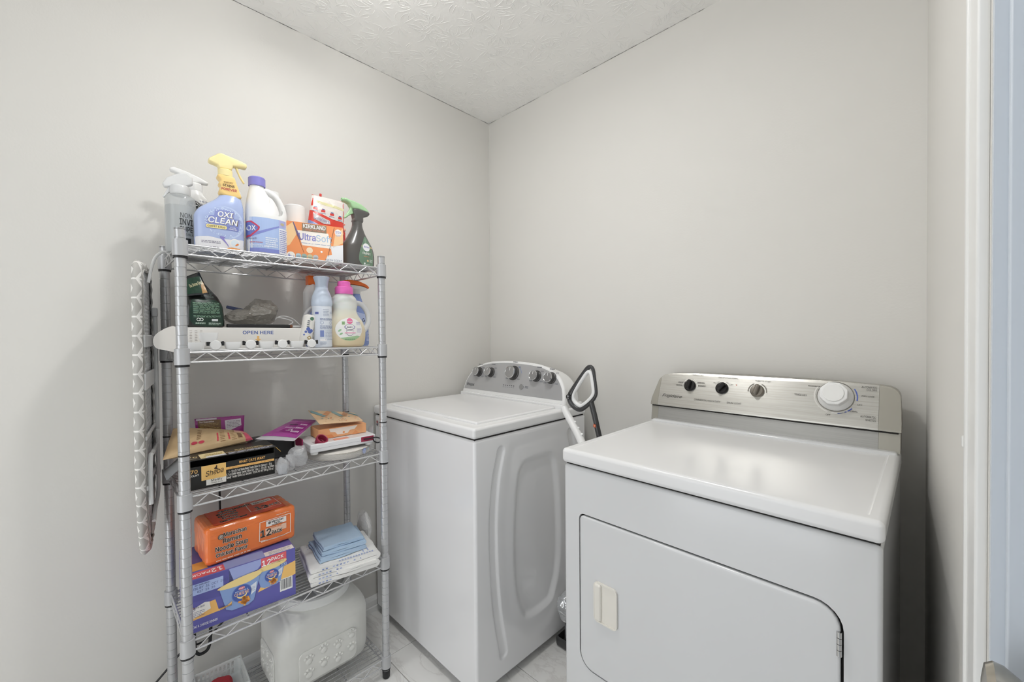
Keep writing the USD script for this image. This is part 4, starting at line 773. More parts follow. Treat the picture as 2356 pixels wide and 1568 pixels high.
pr.poly(el.intersection(Polygon([(-.06, .0), (.06, .0), (.05, .034), (.02, .040), (-.02, .034), (-.06, .030)])), 'AFD0A2', 1); pr.disc(-.006, .091, .0105, 'EE7FA8', 1); pr.text('dapple', -.006, .0885, .004, 'FFFFFF', 2, True); pr.rect(-.033, -.023, .078, .090, 'B5D3A6', 1); pr.bars(-.032, -.024, .080, .088, 3, '6F9A60', 2, 1)
on = Polygon([(-.016, .079), (.004, .079), (.014, .071), (.010, .064), (.006, .066), (.006, .046), (.0, .040), (-.012, .040), (-.018, .046), (-.018, .066), (-.022, .064), (-.026, .071)])
pr.poly(on, '6C6488', 1); pr.poly(on.buffer(-.0012), 'FBFAF8', 2); pr.poly(on.intersection(sbox(-.03, .06, -.019, .075)).buffer(-.0012), 'CFC6EA', 3); pr.poly(on.intersection(sbox(.007, .06, .03, .075)).buffer(-.0012), 'CFC6EA', 3)
pr.text('BABY', -.006, .067, .0055, '5E5A70', 3, True); pr.text('LAUNDRY', -.006, .057, .0055, '5E5A70', 3, True, w=.021); pr.rect(-.024, .014, .0475, .0515, 'F3B6CC', 3)
for x in (-.040, -.036): pr.poly(affinity.rotate(affinity.scale(Point(x, .058 - (x + .04) * 3).buffer(.006), 1, .5), 35), '9CC79A', 1)
pr.bars(.018, .034, .078, .090, 3, 'A9A2CC', 1, 3, .4); pr.bars(.020, .036, .052, .068, 4, 'B7B0D2', 1, 4, .4); pr.bars(-.024, .012, .026, .030, 1, '6F8F68', 2, 5); pr.build(t)
t = shelf_thing('spray_bottle', 'blue cleaner bottle with orange and white trigger behind the detergent jug', 'spray bottle', .205, -.900, Z2, 2); UsdGeom.Xformable(t).AddScaleOp().Set(Gf.Vec3f(.945, .945, .945))
M['blue_liquid'] = plastic('blue_plastic', '8397CF', .2, coat=.3); M['orange_trig'] = plastic('orange_plastic', 'F2762E', .3)
lo = Loft([(0, .048, .028, 2.5), (.01, .052, .032, 2.5), (.10, .048, .030, 2.4), (.14, .040, .026, 2.3), (.185, .026, .020, 2.1), (.215, .016, .016, 2)])
obj('bottle', lo.mesh(), M['blue_liquid'], t, 40); obj('collar', cyl(.018, .212, .232, 30), M['milky'], t, 30)
pr = Print(lo.front, .010); pr.poly([(-.03, .06), (.03, .07), (.028, .13), (-.02, .14)], 'B5C2E4', 0); pr.text('G', .018, .098, .014, '3D3F55', 1, True); pr.bars(.030, .044, .02, .06, 8, 'C6D0EC', 0, 2); pr.build(t)
sprayhead(t, M['orange_trig'], [(-.052, .252), (-.052, .264), (-.030, .268), (.010, .266), (.044, .254), (.064, .236), (.066, .228), (.056, .236), (.030, .246), (-.010, .250), (-.030, .250)], .026, .004)
sprayhead(t, M['white_plastic'], [(-.030, .249), (-.010, .249), (.030, .245), (.056, .235), (.040, .230), (.020, .224), (.014, .214), (-.012, .214), (-.014, .230)], .024, .004, name='trigger_body')
sprayhead(t, M['orange_trig'], [(-.020, .246), (-.034, .234), (-.044, .212), (-.038, .210), (-.026, .226), (-.012, .236)], .012, .003, name='trigger')
t = shelf_thing('blue_jug', 'blue jug with pale handle, peeking out behind the leaning can', 'jug', .175, -1.020, Z2, 0)
obj('jug', Loft([(0, .050, .03, 2.5), (.01, .055, .034, 2.5), (.07, .055, .034, 2.4), (.12, .04, .028, 2.2), (.15, .022, .02, 2), (.165, .018, .018, 2)]).mesh(), M['blue_liquid'], t, 40); obj('handle', tube(spline([(-.02, 0, .150), (-.045, 0, .135), (-.062, 0, .10), (-.060, 0, .06)], 24), .006, 10), M['milky'], t, 40); obj('cap', cyl(.02, .163, .185, 30), mat('green_cap', '5B7F5C', .4), t, 30)
t = shelf_thing('orange_capped_bottle', 'bottle with square orange cap directly behind the pale blue aerosol', 'bottle', .115, -1.030, Z2, 0)
obj('bottle', Loft([(0, .028, .022, 3), (.2, .03, .022, 3), (.235, .016, .016, 2)]).mesh(), M['white_b'], t, 40); obj('cap', rbox(-.018, .018, -.016, .016, .232, .268, .004), M['orange_trig'], t)

# ------------------------------------------------------------------ third shelf
t = shelf_thing('cat_treat_box', 'black cat treat carton reading WHAT CATS WANT with torn open front', 'box', .289, -1.337, Z3, -1.5)
M['card_black'] = mat('black_card', '1F1D1A', .4); M['card_dark_in'] = mat('black_card_inside', '14110F', .8)
bw_, bh_, bdp = .212, .082, .112
obj('bottom', rbox(-bw_ / 2, bw_ / 2, -bdp / 2, bdp / 2, 0, .0015, .0005), M['card_black'], t); obj('back', rbox(-bw_ / 2, bw_ / 2, bdp / 2 - .0015, bdp / 2, 0, bh_, .0005), M['card_black'], t)
for sg in (-1, 1): obj('side', rbox(sg * bw_ / 2 - .00075, sg * bw_ / 2 + .00075, -bdp / 2, bdp / 2, 0, bh_, .0005), M['card_black'], t)
rr = random.Random(8); edge = [(-bw_ / 2 + bw_ * k / 40, .0635 + .0008 * rr.random() - .003 * math.exp(-((k - 12) / 6) ** 2)) for k in range(41)]
obj('front', upright(prism([(-bw_ / 2, 0)] + [(bw_ / 2, 0)] + edge[::-1], .0015), -bdp / 2), M['card_black'], t)
lidm = rbox(-bw_ / 2 - .002, bw_ / 2 + .004, -bdp / 2 - .002, bdp / 2, bh_ - .0015, bh_ + .0012, .0008); obj('lid', lidm, M['card_black'], t)
pr = Print(face(-bdp / 2 - .0008)); q = lambda x: -bw_ / 2 + bw_ * x
pr.rect(q(.14), q(.41), .022, .062, 'F5C87A', 0); pr.rect(q(.19), q(.41), .0065, .024, 'F1EEE8', 1); pr.poly([(q(.14), .022), (q(.41), .034), (q(.41), .022)], 'F5C87A', 2); pr.text('Sheba', q(.280), .034, .0145, '3A2A20', 3, False, w=.042, shear=.3, rot=8)
pr.poly([(q(.275), .050), (q(.30), .056), (q(.302), .060), (q(.312), .057), (q(.31), .050), (q(.318), .048), (q(.30), .047)], '3A2A20', 3)
pr.text('Meaty', q(.305), .0155, .0065, '4A4540', 2, False, w=.026); pr.text('Tender Sticks', q(.305), .0095, .004, '6A655E', 2, w=.027)
pr.text('70', q(.065), .046, .0095, 'F0BE70', 0, True); pr.text('COUNT', q(.065), .0375, .005, 'E6E2DA', 0, True, w=.021)
pr.text('WHAT CATS WANT', q(.72), .0515, .0078, 'F2BC6A', 0, True, w=.068); pr.rect(q(.41), q(.995), .040, .0468, 'F3BE72', 0)
for k, s_ in enumerate(('28 - Salmon Flavor', '28 - Tuna Flavor', '18 - With Chicken')): pr.text(s_, q(.51 + .19 * k), .0422, .0032, 'A87A3A', 1, w=.030)
for k, s_ in enumerate(('4 - 20 g (0.7 oz) Sheba Meaty Tender Sticks 5ct. Salmon, 4 - 20 g', '(0.7 oz) Sheba Meaty Tender Sticks 5ct. Tuna, 6 - 20 g (0.7 oz) Sheba', 'Meaty Tender Sticks 5ct. Chicken / TOTAL NET WT 280 g (9.8 oz)')): pr.text(s_, q(.70), .0300 - .0082 * k, .0062, 'E9E6DF', 0, True, w=(.110, .124, .120)[k])
pr.build(t)
pr = Print(plane((0, -bdp / 2 - .002, bh_ + .0012), (1, 0, 0), (0, 1, 0))); pr.rect(q(.14), q(.42), .002, .058, 'F1DDA8', 0); pr.rect(q(.20), q(.42), .002, .018, 'ECECF2', 1); pr.text('Sheba', q(.28), .024, .022, 'B59A5C', 1, w=.042, shear=.3); pr.text('70', q(.065), .026, .014, 'F0D9A0', 0, True); pr.text('COUNT', q(.065), .012, .007, 'E9E2CC', 0, w=.02)
pr.text('WHAT CATS WANT', q(.72), .036, .012, 'F0D9A0', 0, True, w=.075); pr.rect(q(.43), 1e-3 + bw_ / 2, .027, .030, 'F1D08C', 0); pr.bars(q(.45), q(.99), .003, .024, 3, 'C9C9D6', 0, 5, .6); pr.build(t)
obj('end_flap', T(rbox(-.060, 0, -.05, .05, -.0008, .0008, .0005), (-bw_ / 2, -.004, bh_), ry=-42), mat('grey_card_flap', '8A8C8E', .55), t); obj('end_flap', T(rbox(0, .026, -.05, .04, -.0008, .0008, .0005), (bw_ / 2 + .003, 0, bh_), ry=50), mat('gold_card', 'C8A256', .45), t)
def world_pouch(name, label, c, cor, th, m, seed, **k):
    cor = np.array(cor, float); o = cor.mean(0); o[2] = cor[:, 2].min(); tt = thing(name, label, c, o); mm, mp, W, Hh = pillow(cor - o, th, seed=seed, **k); obj('pouch', mm, m, tt, True); return tt, mp, W, Hh
M['kraft'] = mat('kraft_paper', 'DDBE92', .6, bump=(60, .2, .002)); M['magenta'] = mat('magenta_film', 'A02888', .25, coat=.4)
t, mp, W_, H_ = world_pouch('kraft_bag', 'tan kraft paper food bag with red end lying behind the black carton', 'bag', [(.275, -1.490, .905), (.232, -1.262, .912), (.165, -1.270, .925), (.150, -1.452, .968)], .040, M['kraft'], 6, crease=.10, bulge=1.4)
pr = Print(mp, .010, .0004); pr.poly([(W_ * .91, 0), (W_, 0), (W_, H_), (W_ * .91, H_)], 'E4607A', 0); pr.poly([(W_ * .80, H_ * .62), (W_ * .96, H_ * .5), (W_ * .97, H_ * .56), (W_ * .8, H_ * .9)], 'EFB6A8', 1)
for x, h_ in ((.30, .3), (.38, .22)): pr.disc(W_ * x, H_ * .22, .008, 'D9485E', 0)
for x in (.56, .70): pr.rect(W_ * x, W_ * (x + .02), H_ * .15, H_ * .55, 'DE5A62', 0); pr.bars(W_ * (x + .04), W_ * (x + .10), H_ * .1, H_ * .75, 7, 'A98058', 0, int(x * 10), .3)
pr.bars(W_ * .32, W_ * .37, H_ * .35, H_ * .8, 6, '8A6440', 0, 3, .35); pr.barcode(W_ * .82, W_ * .88, H_ * .1, H_ * .5, 3, 0, 'CFAA80', '7A5A44'); pr.build(t)
t, mp, W_, H_ = world_pouch('treat_pouch', 'purple treat pouch standing upright against the wall behind the kraft bag', 'pouch', [(.118, -1.385, .830), (.118, -1.268, .828), (.108, -1.256, .974), (.108, -1.394, .982)], .014, M['magenta'], 9, crease=.25)
pr = Print(mp, .010); pr.rect(.006, W_ * .50, H_ * .66, H_ * .95, '7A5A34', 0); pr.bars(.010, W_ * .46, H_ * .68, H_ * .90, 7, 'B79A5A', 1, 2, .35); pr.text('Our Guarantee', W_ * .22, H_ * .905, .0045, 'F4E6E2', 1, True, w=.034); pr.rect(W_ * .06, W_ * .46, H_ * .4, H_ * .62, 'DDD5DC', 0); pr.bars(W_ * .1, W_ * .44, H_ * .42, H_ * .60, 5, '7A6A78', 1, 4, .35)
pr.poly([(W_ * .60, H_ * .66), (W_ * .94, H_ * .78), (W_ * .92, H_ * .94), (W_ * .58, H_ * .92)], 'E4DEE4', 0); pr.bars(W_ * .62, W_ * .90, H_ * .76, H_ * .92, 5, '8A7A8C', 1, 5, .35); pr.disc(W_ * .58, H_ * .55, .0095, '4A6EC0', 1, .007)
for k in range(6): pr.disc(W_ * .58 + .006 * math.cos(k), H_ * .55 + .004 * math.sin(k), .0014, 'E9EEF8', 2)
pr.bars(W_ * .68, W_ * .94, H_ * .48, H_ * .62, 3, 'E3C2E0', 1, 6, .35); pr.rect(W_ * .02, W_ * .42, H_ * .955, H_ * .99, 'D9CCD6', 0); pr.build(t, 'printed_label', 'print_gloss')
t, mp, W_, H_ = world_pouch('treat_pouch', 'glossy purple and silver pouch lying slanted across the third shelf', 'pouch', [(0.292, -1.271, 0.925), (0.3, -1.161, 0.9), (0.170, -1.034, 0.931), (0.125, -1.105, 0.940)], .013, mat('silver_film', 'D5D2D6', .25, .2, coat=.4), 12, crease=.22)
pr = Print(mp, .010, .0004); pr.poly([(W_ * .02, H_ * .12), (W_ * .98, H_ * .10), (W_ * .96, H_ * .94), (W_ * .10, H_ * .96)], 'B04A9E', 0); pr.poly([(W_ * .30, H_ * .30), (W_ * .9, H_ * .22), (W_ * .92, H_ * .86), (W_ * .4, H_ * .80)], '9A1E84', 1); pr.poly([(W_ * .02, H_ * .98), (W_ * .9, H_ * .98), (W_ * .92, H_ * .90), (W_ * .04, H_ * .88)], '8A2A80', 1)
for k in range(5): pr.poly(affinity.rotate(affinity.scale(Point(W_ * .48 + .004 * k, H_ * (.36 + .05 * (k % 2))).buffer(.0055), 1, .45), 30 * k), 'EBDCE8', 2)
for k in range(3): pr.bars(W_ * .62, W_ * .86, H_ * (.30 + .17 * k), H_ * (.40 + .17 * k), 1, 'E9C8E2', 2, k)
pr.bars(W_ * .3, W_ * .56, H_ * .60, H_ * .70, 1, '5A2A54', 2, 8); pr.bars(W_ * .3, W_ * .6, H_ * .46, H_ * .56, 1, 'CF9AC6', 2, 3); pr.build(t, 'printed_label', 'print_gloss')
t = shelf_thing('black_case', 'rounded black case behind the black carton, under the slanted purple pouch', 'case', .165, -1.205, Z3, 0)
obj('case', rbox(-.052, .085, -.028, .035, 0, .080, .014), mat('case_black', '2B2B2D', .35), t); obj('case_latch', rbox(-.046, -.030, -.032, -.027, .050, .068, .003), M['charcoal'], t)
t = shelf_thing('paper_plates', 'wrapped stack of white paper plates under the white tray', 'plates', .266, -1.002, Z3, 0)
obj('stack', lathe([(0, 0), (.075, 0)] + [p for k in range(9) for p in ((.106, .0025 * k + .002), (.1095, .0025 * k + .0035), (.106, .0025 * k + .0042))] + [(.075, .0255), (0, .0245)], 64), mat('paper_white', 'E9E5DE', .7), t, 30)
wr_ = crumple(.113, .113, .017, 3, .05, 5, 9); obj('film_wrap', T(wr_, (0, 0, .0002)), mat('clear_film', 'F2F2F2', .1, alpha=.22), t, True)
pr = Print(round_front(.1135), .006); pr.disc(.052, .016, .0095, '6E86CC', 0); pr.disc(.052, .016, .0078, 'B9C8EE', 1); pr.bars(.046, .058, .011, .021, 3, '6E86CC', 2, 2, .5); pr.disc(.075, .017, .006, '7BA6B4', 0); pr.disc(.075, .017, .0045, 'C6DCE2', 1); pr.build(t)
fl_, mp, W_, H_ = pillow([(.117, -.02, .012), (.128, .020, .012), (.136, .034, .070), (.124, -.026, .082)], .010, 14, 14, seed=5, crease=.8); obj('film_end', fl_, mat('clear_film_blue', 'E6ECF4', .12, alpha=.5), t, True)
t = shelf_thing('label_tray', 'flat white plastic organiser tray with red cup holder on the paper plates', 'tray', .268, -1.008, Z3 + .0335, -3)
tb = rboxm(-.112, .112, -.078, .078, .002, .030, .004) - manifold3d.Manifold.cube((.044, .034, .02)).translate((-.096, -.068, .022)); obj('tray', tm(tb), mat('tray_white', 'E8E8EA', .35), t, 30)
obj('tray_seam', box(-.1124, .1124, -.0784, .0784, .0145, .0155), mat('seam_grey', 'BFC0C4', .6), t)
M['wine'] = mat('wine_red_plastic', '9C2F4C', .35)
obj('cup_holder', T(lathe([(.010, 0), (.018, 0), (.0185, .010), (.0195, .012), (.0195, .020), (.0175, .022), (.0150, .021), (.0135, .004), (.010, .003)], 36), (-.072, -.048, .026), rx=38, rz=20), M['wine'], t, 30); obj('cup_base', rbox(-.094, -.054, -.066, -.036, .022, .0235, .0005), mat('red_well', 'C86A66', .5), t)
obj('red_patch', rbox(.058, .104, -.0795, -.077, .010, .027, .001), M['wine'], t); obj('coral_patch', rbox(-.03, .02, -.070, -.045, .0295, .0306, .0004), mat('coral_print', 'F0A48C', .5), t)
obj('cable_loop', tube(spline([(.066, -.082, .020), (.085, -.084, .019), (.108, -.086, .020), (.126, -.086, .012), (.128, -.085, .002), (.116, -.084, -.001), (.104, -.083, .006), (.100, -.083, .015)], 50), .0021, 8), M['black_ring'], t)
for x in (-.095, .092): obj('rubber_foot', T(cyl(.012, -.006, .003, 24), (x, -.062, 0)), M['trim'], t, 30)
obj('corner_plate', rbox(-.116, -.1118, .0, .078, .004, .036, .001), mat('purple_red_plate', 'A63A66', .4), t)
t = shelf_thing('peach_box', 'flat peach-orange cardboard box with white pattern on the white tray', 'box', .250, -.992, Z3 + .0335 + .0312, -4)
obj('carton', rbox(-.084, .084, -.045, .045, 0, .034, .001), mat('peach_card', 'F4B27E', .5), t)
pr = Print(face(-.045)); pr.poly([(-.048, .031), (.052, .031), (.040, .018), (.024, .018), (.016, .008), (-.020, .008), (-.028, .018), (-.044, .020)], 'FAEFE4', 0); pr.poly([(-.084, .0), (-.03, 0), (-.04, .012), (-.084, .010)], 'EE9A62', 0); pr.poly([(.03, 0), (.06, 0), (.044, .014)], 'EFA06A', 0); pr.disc(.002, .013, .004, 'F0A870', 1); pr.build(t)
t, mp, W_, H_ = world_pouch('paper_mailer', 'tan and teal patterned paper mailer lying on the peach box', 'mailer', [(.300, -1.078, .942), (.318, -.930, .934), (.190, -.905, .944), (.178, -1.073, .974)], .014, mat('tan_paper', 'E0BE98', .6), 15, crease=.3, bulge=1.2)
pr = Print(mp, .010, .0004)
for k in range(5): pr.poly(affinity.rotate(sbox(W_ * (.06 + .2 * k), H_ * .4, W_ * (.17 + .2 * k), H_ * .95), (25, -30, 15, -20, 40)[k]).intersection(sbox(.002, .002, W_ - .002, H_ - .002)), ('7E9EA0', 'D99A6C', '8FA8A6', 'C58E66', '6F9294')[k], 0)
for k in range(26):
    rr = random.Random(k + 50); pr.poly(affinity.rotate(sbox(0, 0, .006, .003), rr.random() * 180).buffer(.0005) if False else affinity.translate(affinity.rotate(sbox(0, 0, .006, .003), rr.random() * 180), W_ * (.06 + .86 * rr.random()), H_ * (.06 + .3 * rr.random())), ('D98A62', 'C9A27A', '8FA8A6')[k % 3], 0)
pr.build(t)
t = shelf_thing('clear_bag', 'crumpled clear plastic bag bulging out of the black carton end', 'bag', .335, -1.170, Z3 + .001, 0)
M['clear_bag'] = mat('clear_bag_film', 'E3E4E6', .14, alpha=.38, coat=.3)
obj('bag', cat([T(crumple(.036, .040, .040, 21, .38, 4, 2.4), (.008, 0, .006)), T(crumple(.018, .020, .034, 24, .4, 3, 2.8), (-.018, -.012, 0))]), M['clear_bag'], t, 18)
t = shelf_thing('wrapped_block', 'small grey block in clear film at the shelf front beside the black carton', 'block', .372, -1.218, Z3, -12)
obj('block', rbox(-.011, .012, -.010, .012, 0, .030, .002), mat('grey_block', 'A9ABB0', .4), t); obj('film', T(crumple(.019, .019, .030, 31, .3, 3, 2.6), (0, 0, .0)), M['clear_bag'], t, 18)

# ------------------------------------------------------------------ fourth shelf
t = shelf_thing('macaroni_box', 'violet-blue twelve-pack carton of macaroni and cheese cups', 'box', .250, -1.313, Z4, -3.6)
bw_, bh_, bdp = .271, .146, .228
obj('carton', rbox(-bw_ / 2, bw_ / 2, -bdp / 2, bdp / 2, 0, bh_, .0018), mat('violet_card', '6F6CB8', .4), t)
q = lambda x: -bw_ / 2 + bw_ * x; w = lambda y: bh_ * y
fc = sbox(q(0.002), w(.003), q(.998), w(.997)); pr = Print(face(-bdp / 2)); pc = lambda pts, c, l: pr.poly(Polygon(pts).buffer(0).intersection(fc), c, l)
pr.rect(q(.002), q(.998), w(.003), w(.997), '6664B0', 0); pc([(q(0), w(.97)), (q(.36), w(.99)), (q(.42), w(.62)), (q(.36), w(.5)), (q(0), w(.6))], '5E5CA6', 1); pc([(q(.36), w(.72)), (q(.62), w(.80)), (q(.70), w(.99)), (q(.36), w(.99))], 'A2AEE0', 1)
pc([(q(0), w(.235)), (q(.27), w(.255)), (q(.24), w(.50)), (q(0), w(.46))], 'F6C071', 1); pc([(q(.62), w(.33)), (q(1), w(.44)), (q(1), w(.73)), (q(.70), w(.62))], 'F8C877', 1)
def cup(x, y, s_, l):
    body = Polygon([(x - .050 * s_, y + .030 * s_), (x + .050 * s_, y + .030 * s_), (x + .034 * s_, y - .036 * s_), (x + .020 * s_, y - .044 * s_), (x - .020 * s_, y - .044 * s_), (x - .034 * s_, y - .036 * s_)])
    pr.poly(body.intersection(fc), '8BA6D8', l); rimp = Polygon(spline([(x - .054 * s_, y + .029 * s_), (x - .02 * s_, y + .040 * s_), (x + .03 * s_, y + .046 * s_), (x + .054 * s_, y + .044 * s_), (x + .052 * s_, y + .034 * s_), (x + .02 * s_, y + .022 * s_), (x - .03 * s_, y + .022 * s_)], 40, True)); pr.poly(rimp.buffer(0).intersection(fc), 'F6DC98', l + 1)
    pr.disc(x + .004 * s_, y - .004 * s_, .0245 * s_, '5F7AC0', l + 2); pr.disc(x + .004 * s_, y - .004 * s_, .0225 * s_, '4C62AE', l + 3); pr.disc(x + .004 * s_, y + .011 * s_, .008 * s_, 'E06A72', l + 4, .0045 * s_); pr.text('KRAFT', x + .004 * s_, y + .0095 * s_, .0035 * s_, 'FFFFFF', l + 5, True)
    pr.text('MACARONI &', x + .004 * s_, y + .0018 * s_, .0042 * s_, 'BFD0F2', l + 4, True, w=.032 * s_); pr.text('CHEESE', x + .004 * s_, y - .0075 * s_, .0078 * s_, 'F6C9A0', l + 4, True, w=.036 * s_); pr.poly(Point(x + .004 * s_, y - .006 * s_).buffer(.013 * s_).difference(Point(x + .003 * s_, y + .001 * s_).buffer(.0145 * s_)), 'F6E2A0', l + 4)
    for k in range(16):
        r_ = random.Random(k + int(x * 1e4)); a_ = r_.random() * 6.3; pr.poly(affinity.rotate(sbox(x + .010 * s_ + .014 * s_ * math.cos(a_) * r_.random() - .005 * s_, y - .030 * s_ + .009 * s_ * math.sin(a_) * r_.random(), x + .010 * s_ + .014 * s_ * math.cos(a_) * r_.random() + .004 * s_, y - .027 * s_ + .009 * s_ * math.sin(a_)).buffer(.0012 * s_), r_.random() * 180).intersection(fc), ('F2A44E', 'F7BE6E', 'E8873A')[k % 3], l + 5)
    pr.poly(Polygon([(x + .026 * s_, y + .008 * s_), (x + .042 * s_, y + .016 * s_), (x + .039 * s_, y - .010 * s_), (x + .027 * s_, y - .018 * s_)]), 'E3E9F4', l + 2); pr.bars(x + .028 * s_, x + .038 * s_, y - .008 * s_, y + .006 * s_, 4, '8A9ACB', l + 3, 2, .3)
cup(q(.745), w(.605), .78, 2); cup(q(.455), w(.470), 1.0, 8)
pr.poly(Polygon([(q(.26), w(.30)), (q(.34), w(.31)), (q(.38), w(.36)), (q(.38), w(.295)), (q(.27), w(.262))]), 'F3C47C', 14); pr.text('original', q(.325), w(.277), .0065, '7A5A3A', 15, w=.028, shear=.2)
pr.rect(q(.655), q(.905), w(.775), w(.992), 'E4666E', 2); pr.text('12', q(.705), w(.825), .0165, 'FFFFFF', 3, True, w=.024); pr.text('PACK', q(.815), w(.885), .0095, 'FFFFFF', 3, True, w=.033); pr.bars(q(.755), q(.88), w(.815), w(.86), 2, 'F6C9CB', 3, 3)
pr.rect(q(.835), q(.905), w(.700), w(.768), 'BFD2F0', 2); pr.rect(q(.842), q(.898), w(.708), w(.760), '4E74BA', 3); pr.text('3.5', q(.870), w(.718), .0055, 'E6EEFA', 4, True)
pr.rect(q(.055), q(.31), w(.70), w(.905), 'B2C4F0', 2); pr.text('BEST WHEN USED BY', q(.135), w(.865), .0034, '5A5E90', 3, True, w=.034); pr.text('USE BY  31  OCT  2023', q(.20), w(.800), .0062, '5A6096', 3, w=.082); pr.text('627  16  26', q(.165), w(.735), .0062, '5A6096', 3, w=.040)
pr.poly([(q(0), w(.42)), (q(.15), w(.52)), (q(.19), w(.50)), (q(.20), w(.36)), (q(.0), w(.24))], 'F6F2EE', 3); pr.text('yes', q(.035), w(.42), .009, '4B4C8E', 4, False, shear=.25); pr.text('to the taste', q(.105), w(.445), .006, '4B4C6E', 4, w=.024); pr.bars(q(.03), q(.15), w(.29), w(.41), 4, '7E7E9A', 4, 4, .3)
pr.text('MACARONI & CHEESE DINNER', q(.120), w(.085), .0062, 'F0F0FA', 1, True, w=.074); pr.barcode(q(.835), q(.965), w(.17), w(.43), 4, 2); pr.rect(q(.005), q(.055), w(.66), w(.75), 'E9EDF6', 2); pr.text('15', q(.03), w(.68), .007, '5A6096', 3, True); pr.build(t)
pr = Print(plane((0, -bdp / 2, bh_), (1, 0, 0), (0, 1, 0))); pr.rect(q(0.01), q(.33), .002, .040, 'E4666E', 0); pr.text('12', q(.265), .032, .022, 'FFFFFF', 1, True, w=.026, rot=180); pr.text('PACK', q(.13), .028, .013, 'FFFFFF', 1, True, w=.042, rot=180); pr.rect(q(.70), q(.99), .002, .030, 'F4F1EC', 0); pr.bars(q(.74), q(.96), .006, .026, 4, '8A8090', 1, 2, .3); pr.poly([(q(.0), .05), (q(.2), .05), (q(.18), .1), (q(0), .1)], 'F2B860', 0); pr.rect(q(.33), q(.70), .002, .05, '9AA6D8', 0); pr.build(t)
t = shelf_thing('ramen_pack', 'orange wrapped twelve-pack of ramen noodles on the macaroni carton', 'pack', .238, -1.286, Z4 + bh_ + .0022, 2)
n_r = 60; bw_, bh_, bdp = .243, .108, .150
cage = trimesh.Trimesh(*[np.asarray(a) for a in (rbox(-bw_ / 2, bw_ / 2, -bdp / 2, bdp / 2, 0, bh_, .012).vertices, rbox(-bw_ / 2, bw_ / 2, -bdp / 2, bdp / 2, 0, bh_, .012).faces)], process=False)
v_, f_ = trimesh.remesh.subdivide_to_size(cage.vertices, cage.faces, .007); cage = trimesh.Trimesh(v_, f_); cage.merge_vertices(); v_ = cage.vertices.copy()
def ramen_d(p): return .0042 * (meshkit.fbm(p * (26, 60, 40), 3, 4) - .5) * np.clip((np.abs(p[:, 0]) - .03) / .09, .15, 1) + .0009 * np.sin(p[:, 0] * 2 * np.pi / .061) * (p[:, 2] > bh_ * .8)
v_ += cage.vertex_normals * ramen_d(v_)[:, None]; v_[:, 2] = np.maximum(v_[:, 2], 0); cage.vertices = v_
obj('pack', cage, mat('orange_film', 'F8823F', .32, coat=.3), t, 50)
def rm(uv, off): 
    p = np.c_[uv[:, 0], np.full(len(uv), -bdp / 2), uv[:, 1]]; return p + np.c_[np.zeros(len(uv)), -(np.maximum(ramen_d(p), 0) + .0010 + off), np.zeros(len(uv))]
pr = Print(rm, .008); q = lambda x: -bw_ / 2 + bw_ * x; w = lambda y: bh_ * y
def halo(s_, x, y, h, wd, col='3C3430'):
    for dx, dy in ((.0007, .0007), (-.0007, .0007), (.0007, -.0007), (-.0007, -.0007)): pr.text(s_, x + dx, y + dy, h, 'FBEEDF', 1, True, w=wd)
    pr.text(s_, x, y, h, col, 3, True, w=wd)
def logo(x, y, r_): pr.disc(x, y, r_, 'F2E8DE', 1); pr.ring(x, y, r_, r_ * .22, '4A3C36', 2); pr.ring(x, y, r_ * .62, r_ * .2, '4A3C36', 2); pr.disc(x, y, r_ * .2, '4A3C36', 2)
logo(q(.155), w(.715), .0078); halo('Maruchan', q(.30), w(.70), .0112, .058); halo('Ramen', q(.27), w(.53), .0125, .047); halo('Noodle Soup', q(.265), w(.355), .0125, .082); halo('Chicken Flavor', q(.265), w(.20), .0105, .080); pr.bars(q(.1), q(.46), w(.085), w(.125), 1, 'F9D9C4', 1, 3, .7)
pr.poly(Polygon([(q(.56), w(.25)), (q(.57), w(.78)), (q(.93), w(.80)), (q(.93), w(.24)), (q(.74), w(.20))]).exterior.buffer(.0011), 'FBE9DC', 1); pr.rect(q(.64), q(.88), w(.60), w(.76), 'F7F1EC', 1); logo(q(.68), w(.70), .004); pr.text('Maruchan', q(.775), w(.685), .0065, '4A3C36', 2, True, w=.034); pr.text('Ramen', q(.77), w(.635), .0042, '4A3C36', 2, True); pr.text('Noodle Soup', q(.77), w(.595), .0042, '4A3C36', 2, True, w=.03)
pr.poly([(q(.63), w(.56)), (q(.88), w(.56)), (q(.88), w(.40)), (q(.63), w(.36))], 'F6CDB4', 1); pr.bars(q(.66), q(.82), w(.52), w(.56), 1, 'F2905A', 2, 2, .7)
halo('12', q(.635), w(.345), .0205, .030); halo('PACK', q(.765), w(.345), .0105, .030); pr.bars(q(.58), q(.86), w(.20), w(.245), 1, 'F9D9C4', 1, 5, .7); pr.bars(q(.76), q(.92), w(.86), w(.89), 1, 'F9CDB0', 1, 6, .7); pr.build(t, 'printed_label', 'print_gloss')
def rt(uv, off):
    p = np.c_[uv[:, 0], -bdp / 2 + uv[:, 1], np.full(len(uv), bh_)]; return p + np.c_[np.zeros(len(uv)), np.zeros(len(uv)), np.maximum(ramen_d(p), 0) + .0010 + off]
pr = Print(rt, .008); pr.rect(q(.10), q(.90), .012, .138, 'E8542A', 0); logo(q(.26), .112, .008); halo('Maruchan', q(.42), .106, .016, .075); halo('Ramen', q(.30), .086, .014, .05); halo('Noodle', q(.30), .066, .014, .05); halo('Soup', q(.30), .046, .014, .04); halo('Chicken Flavor', q(.32), .024, .012, .07)
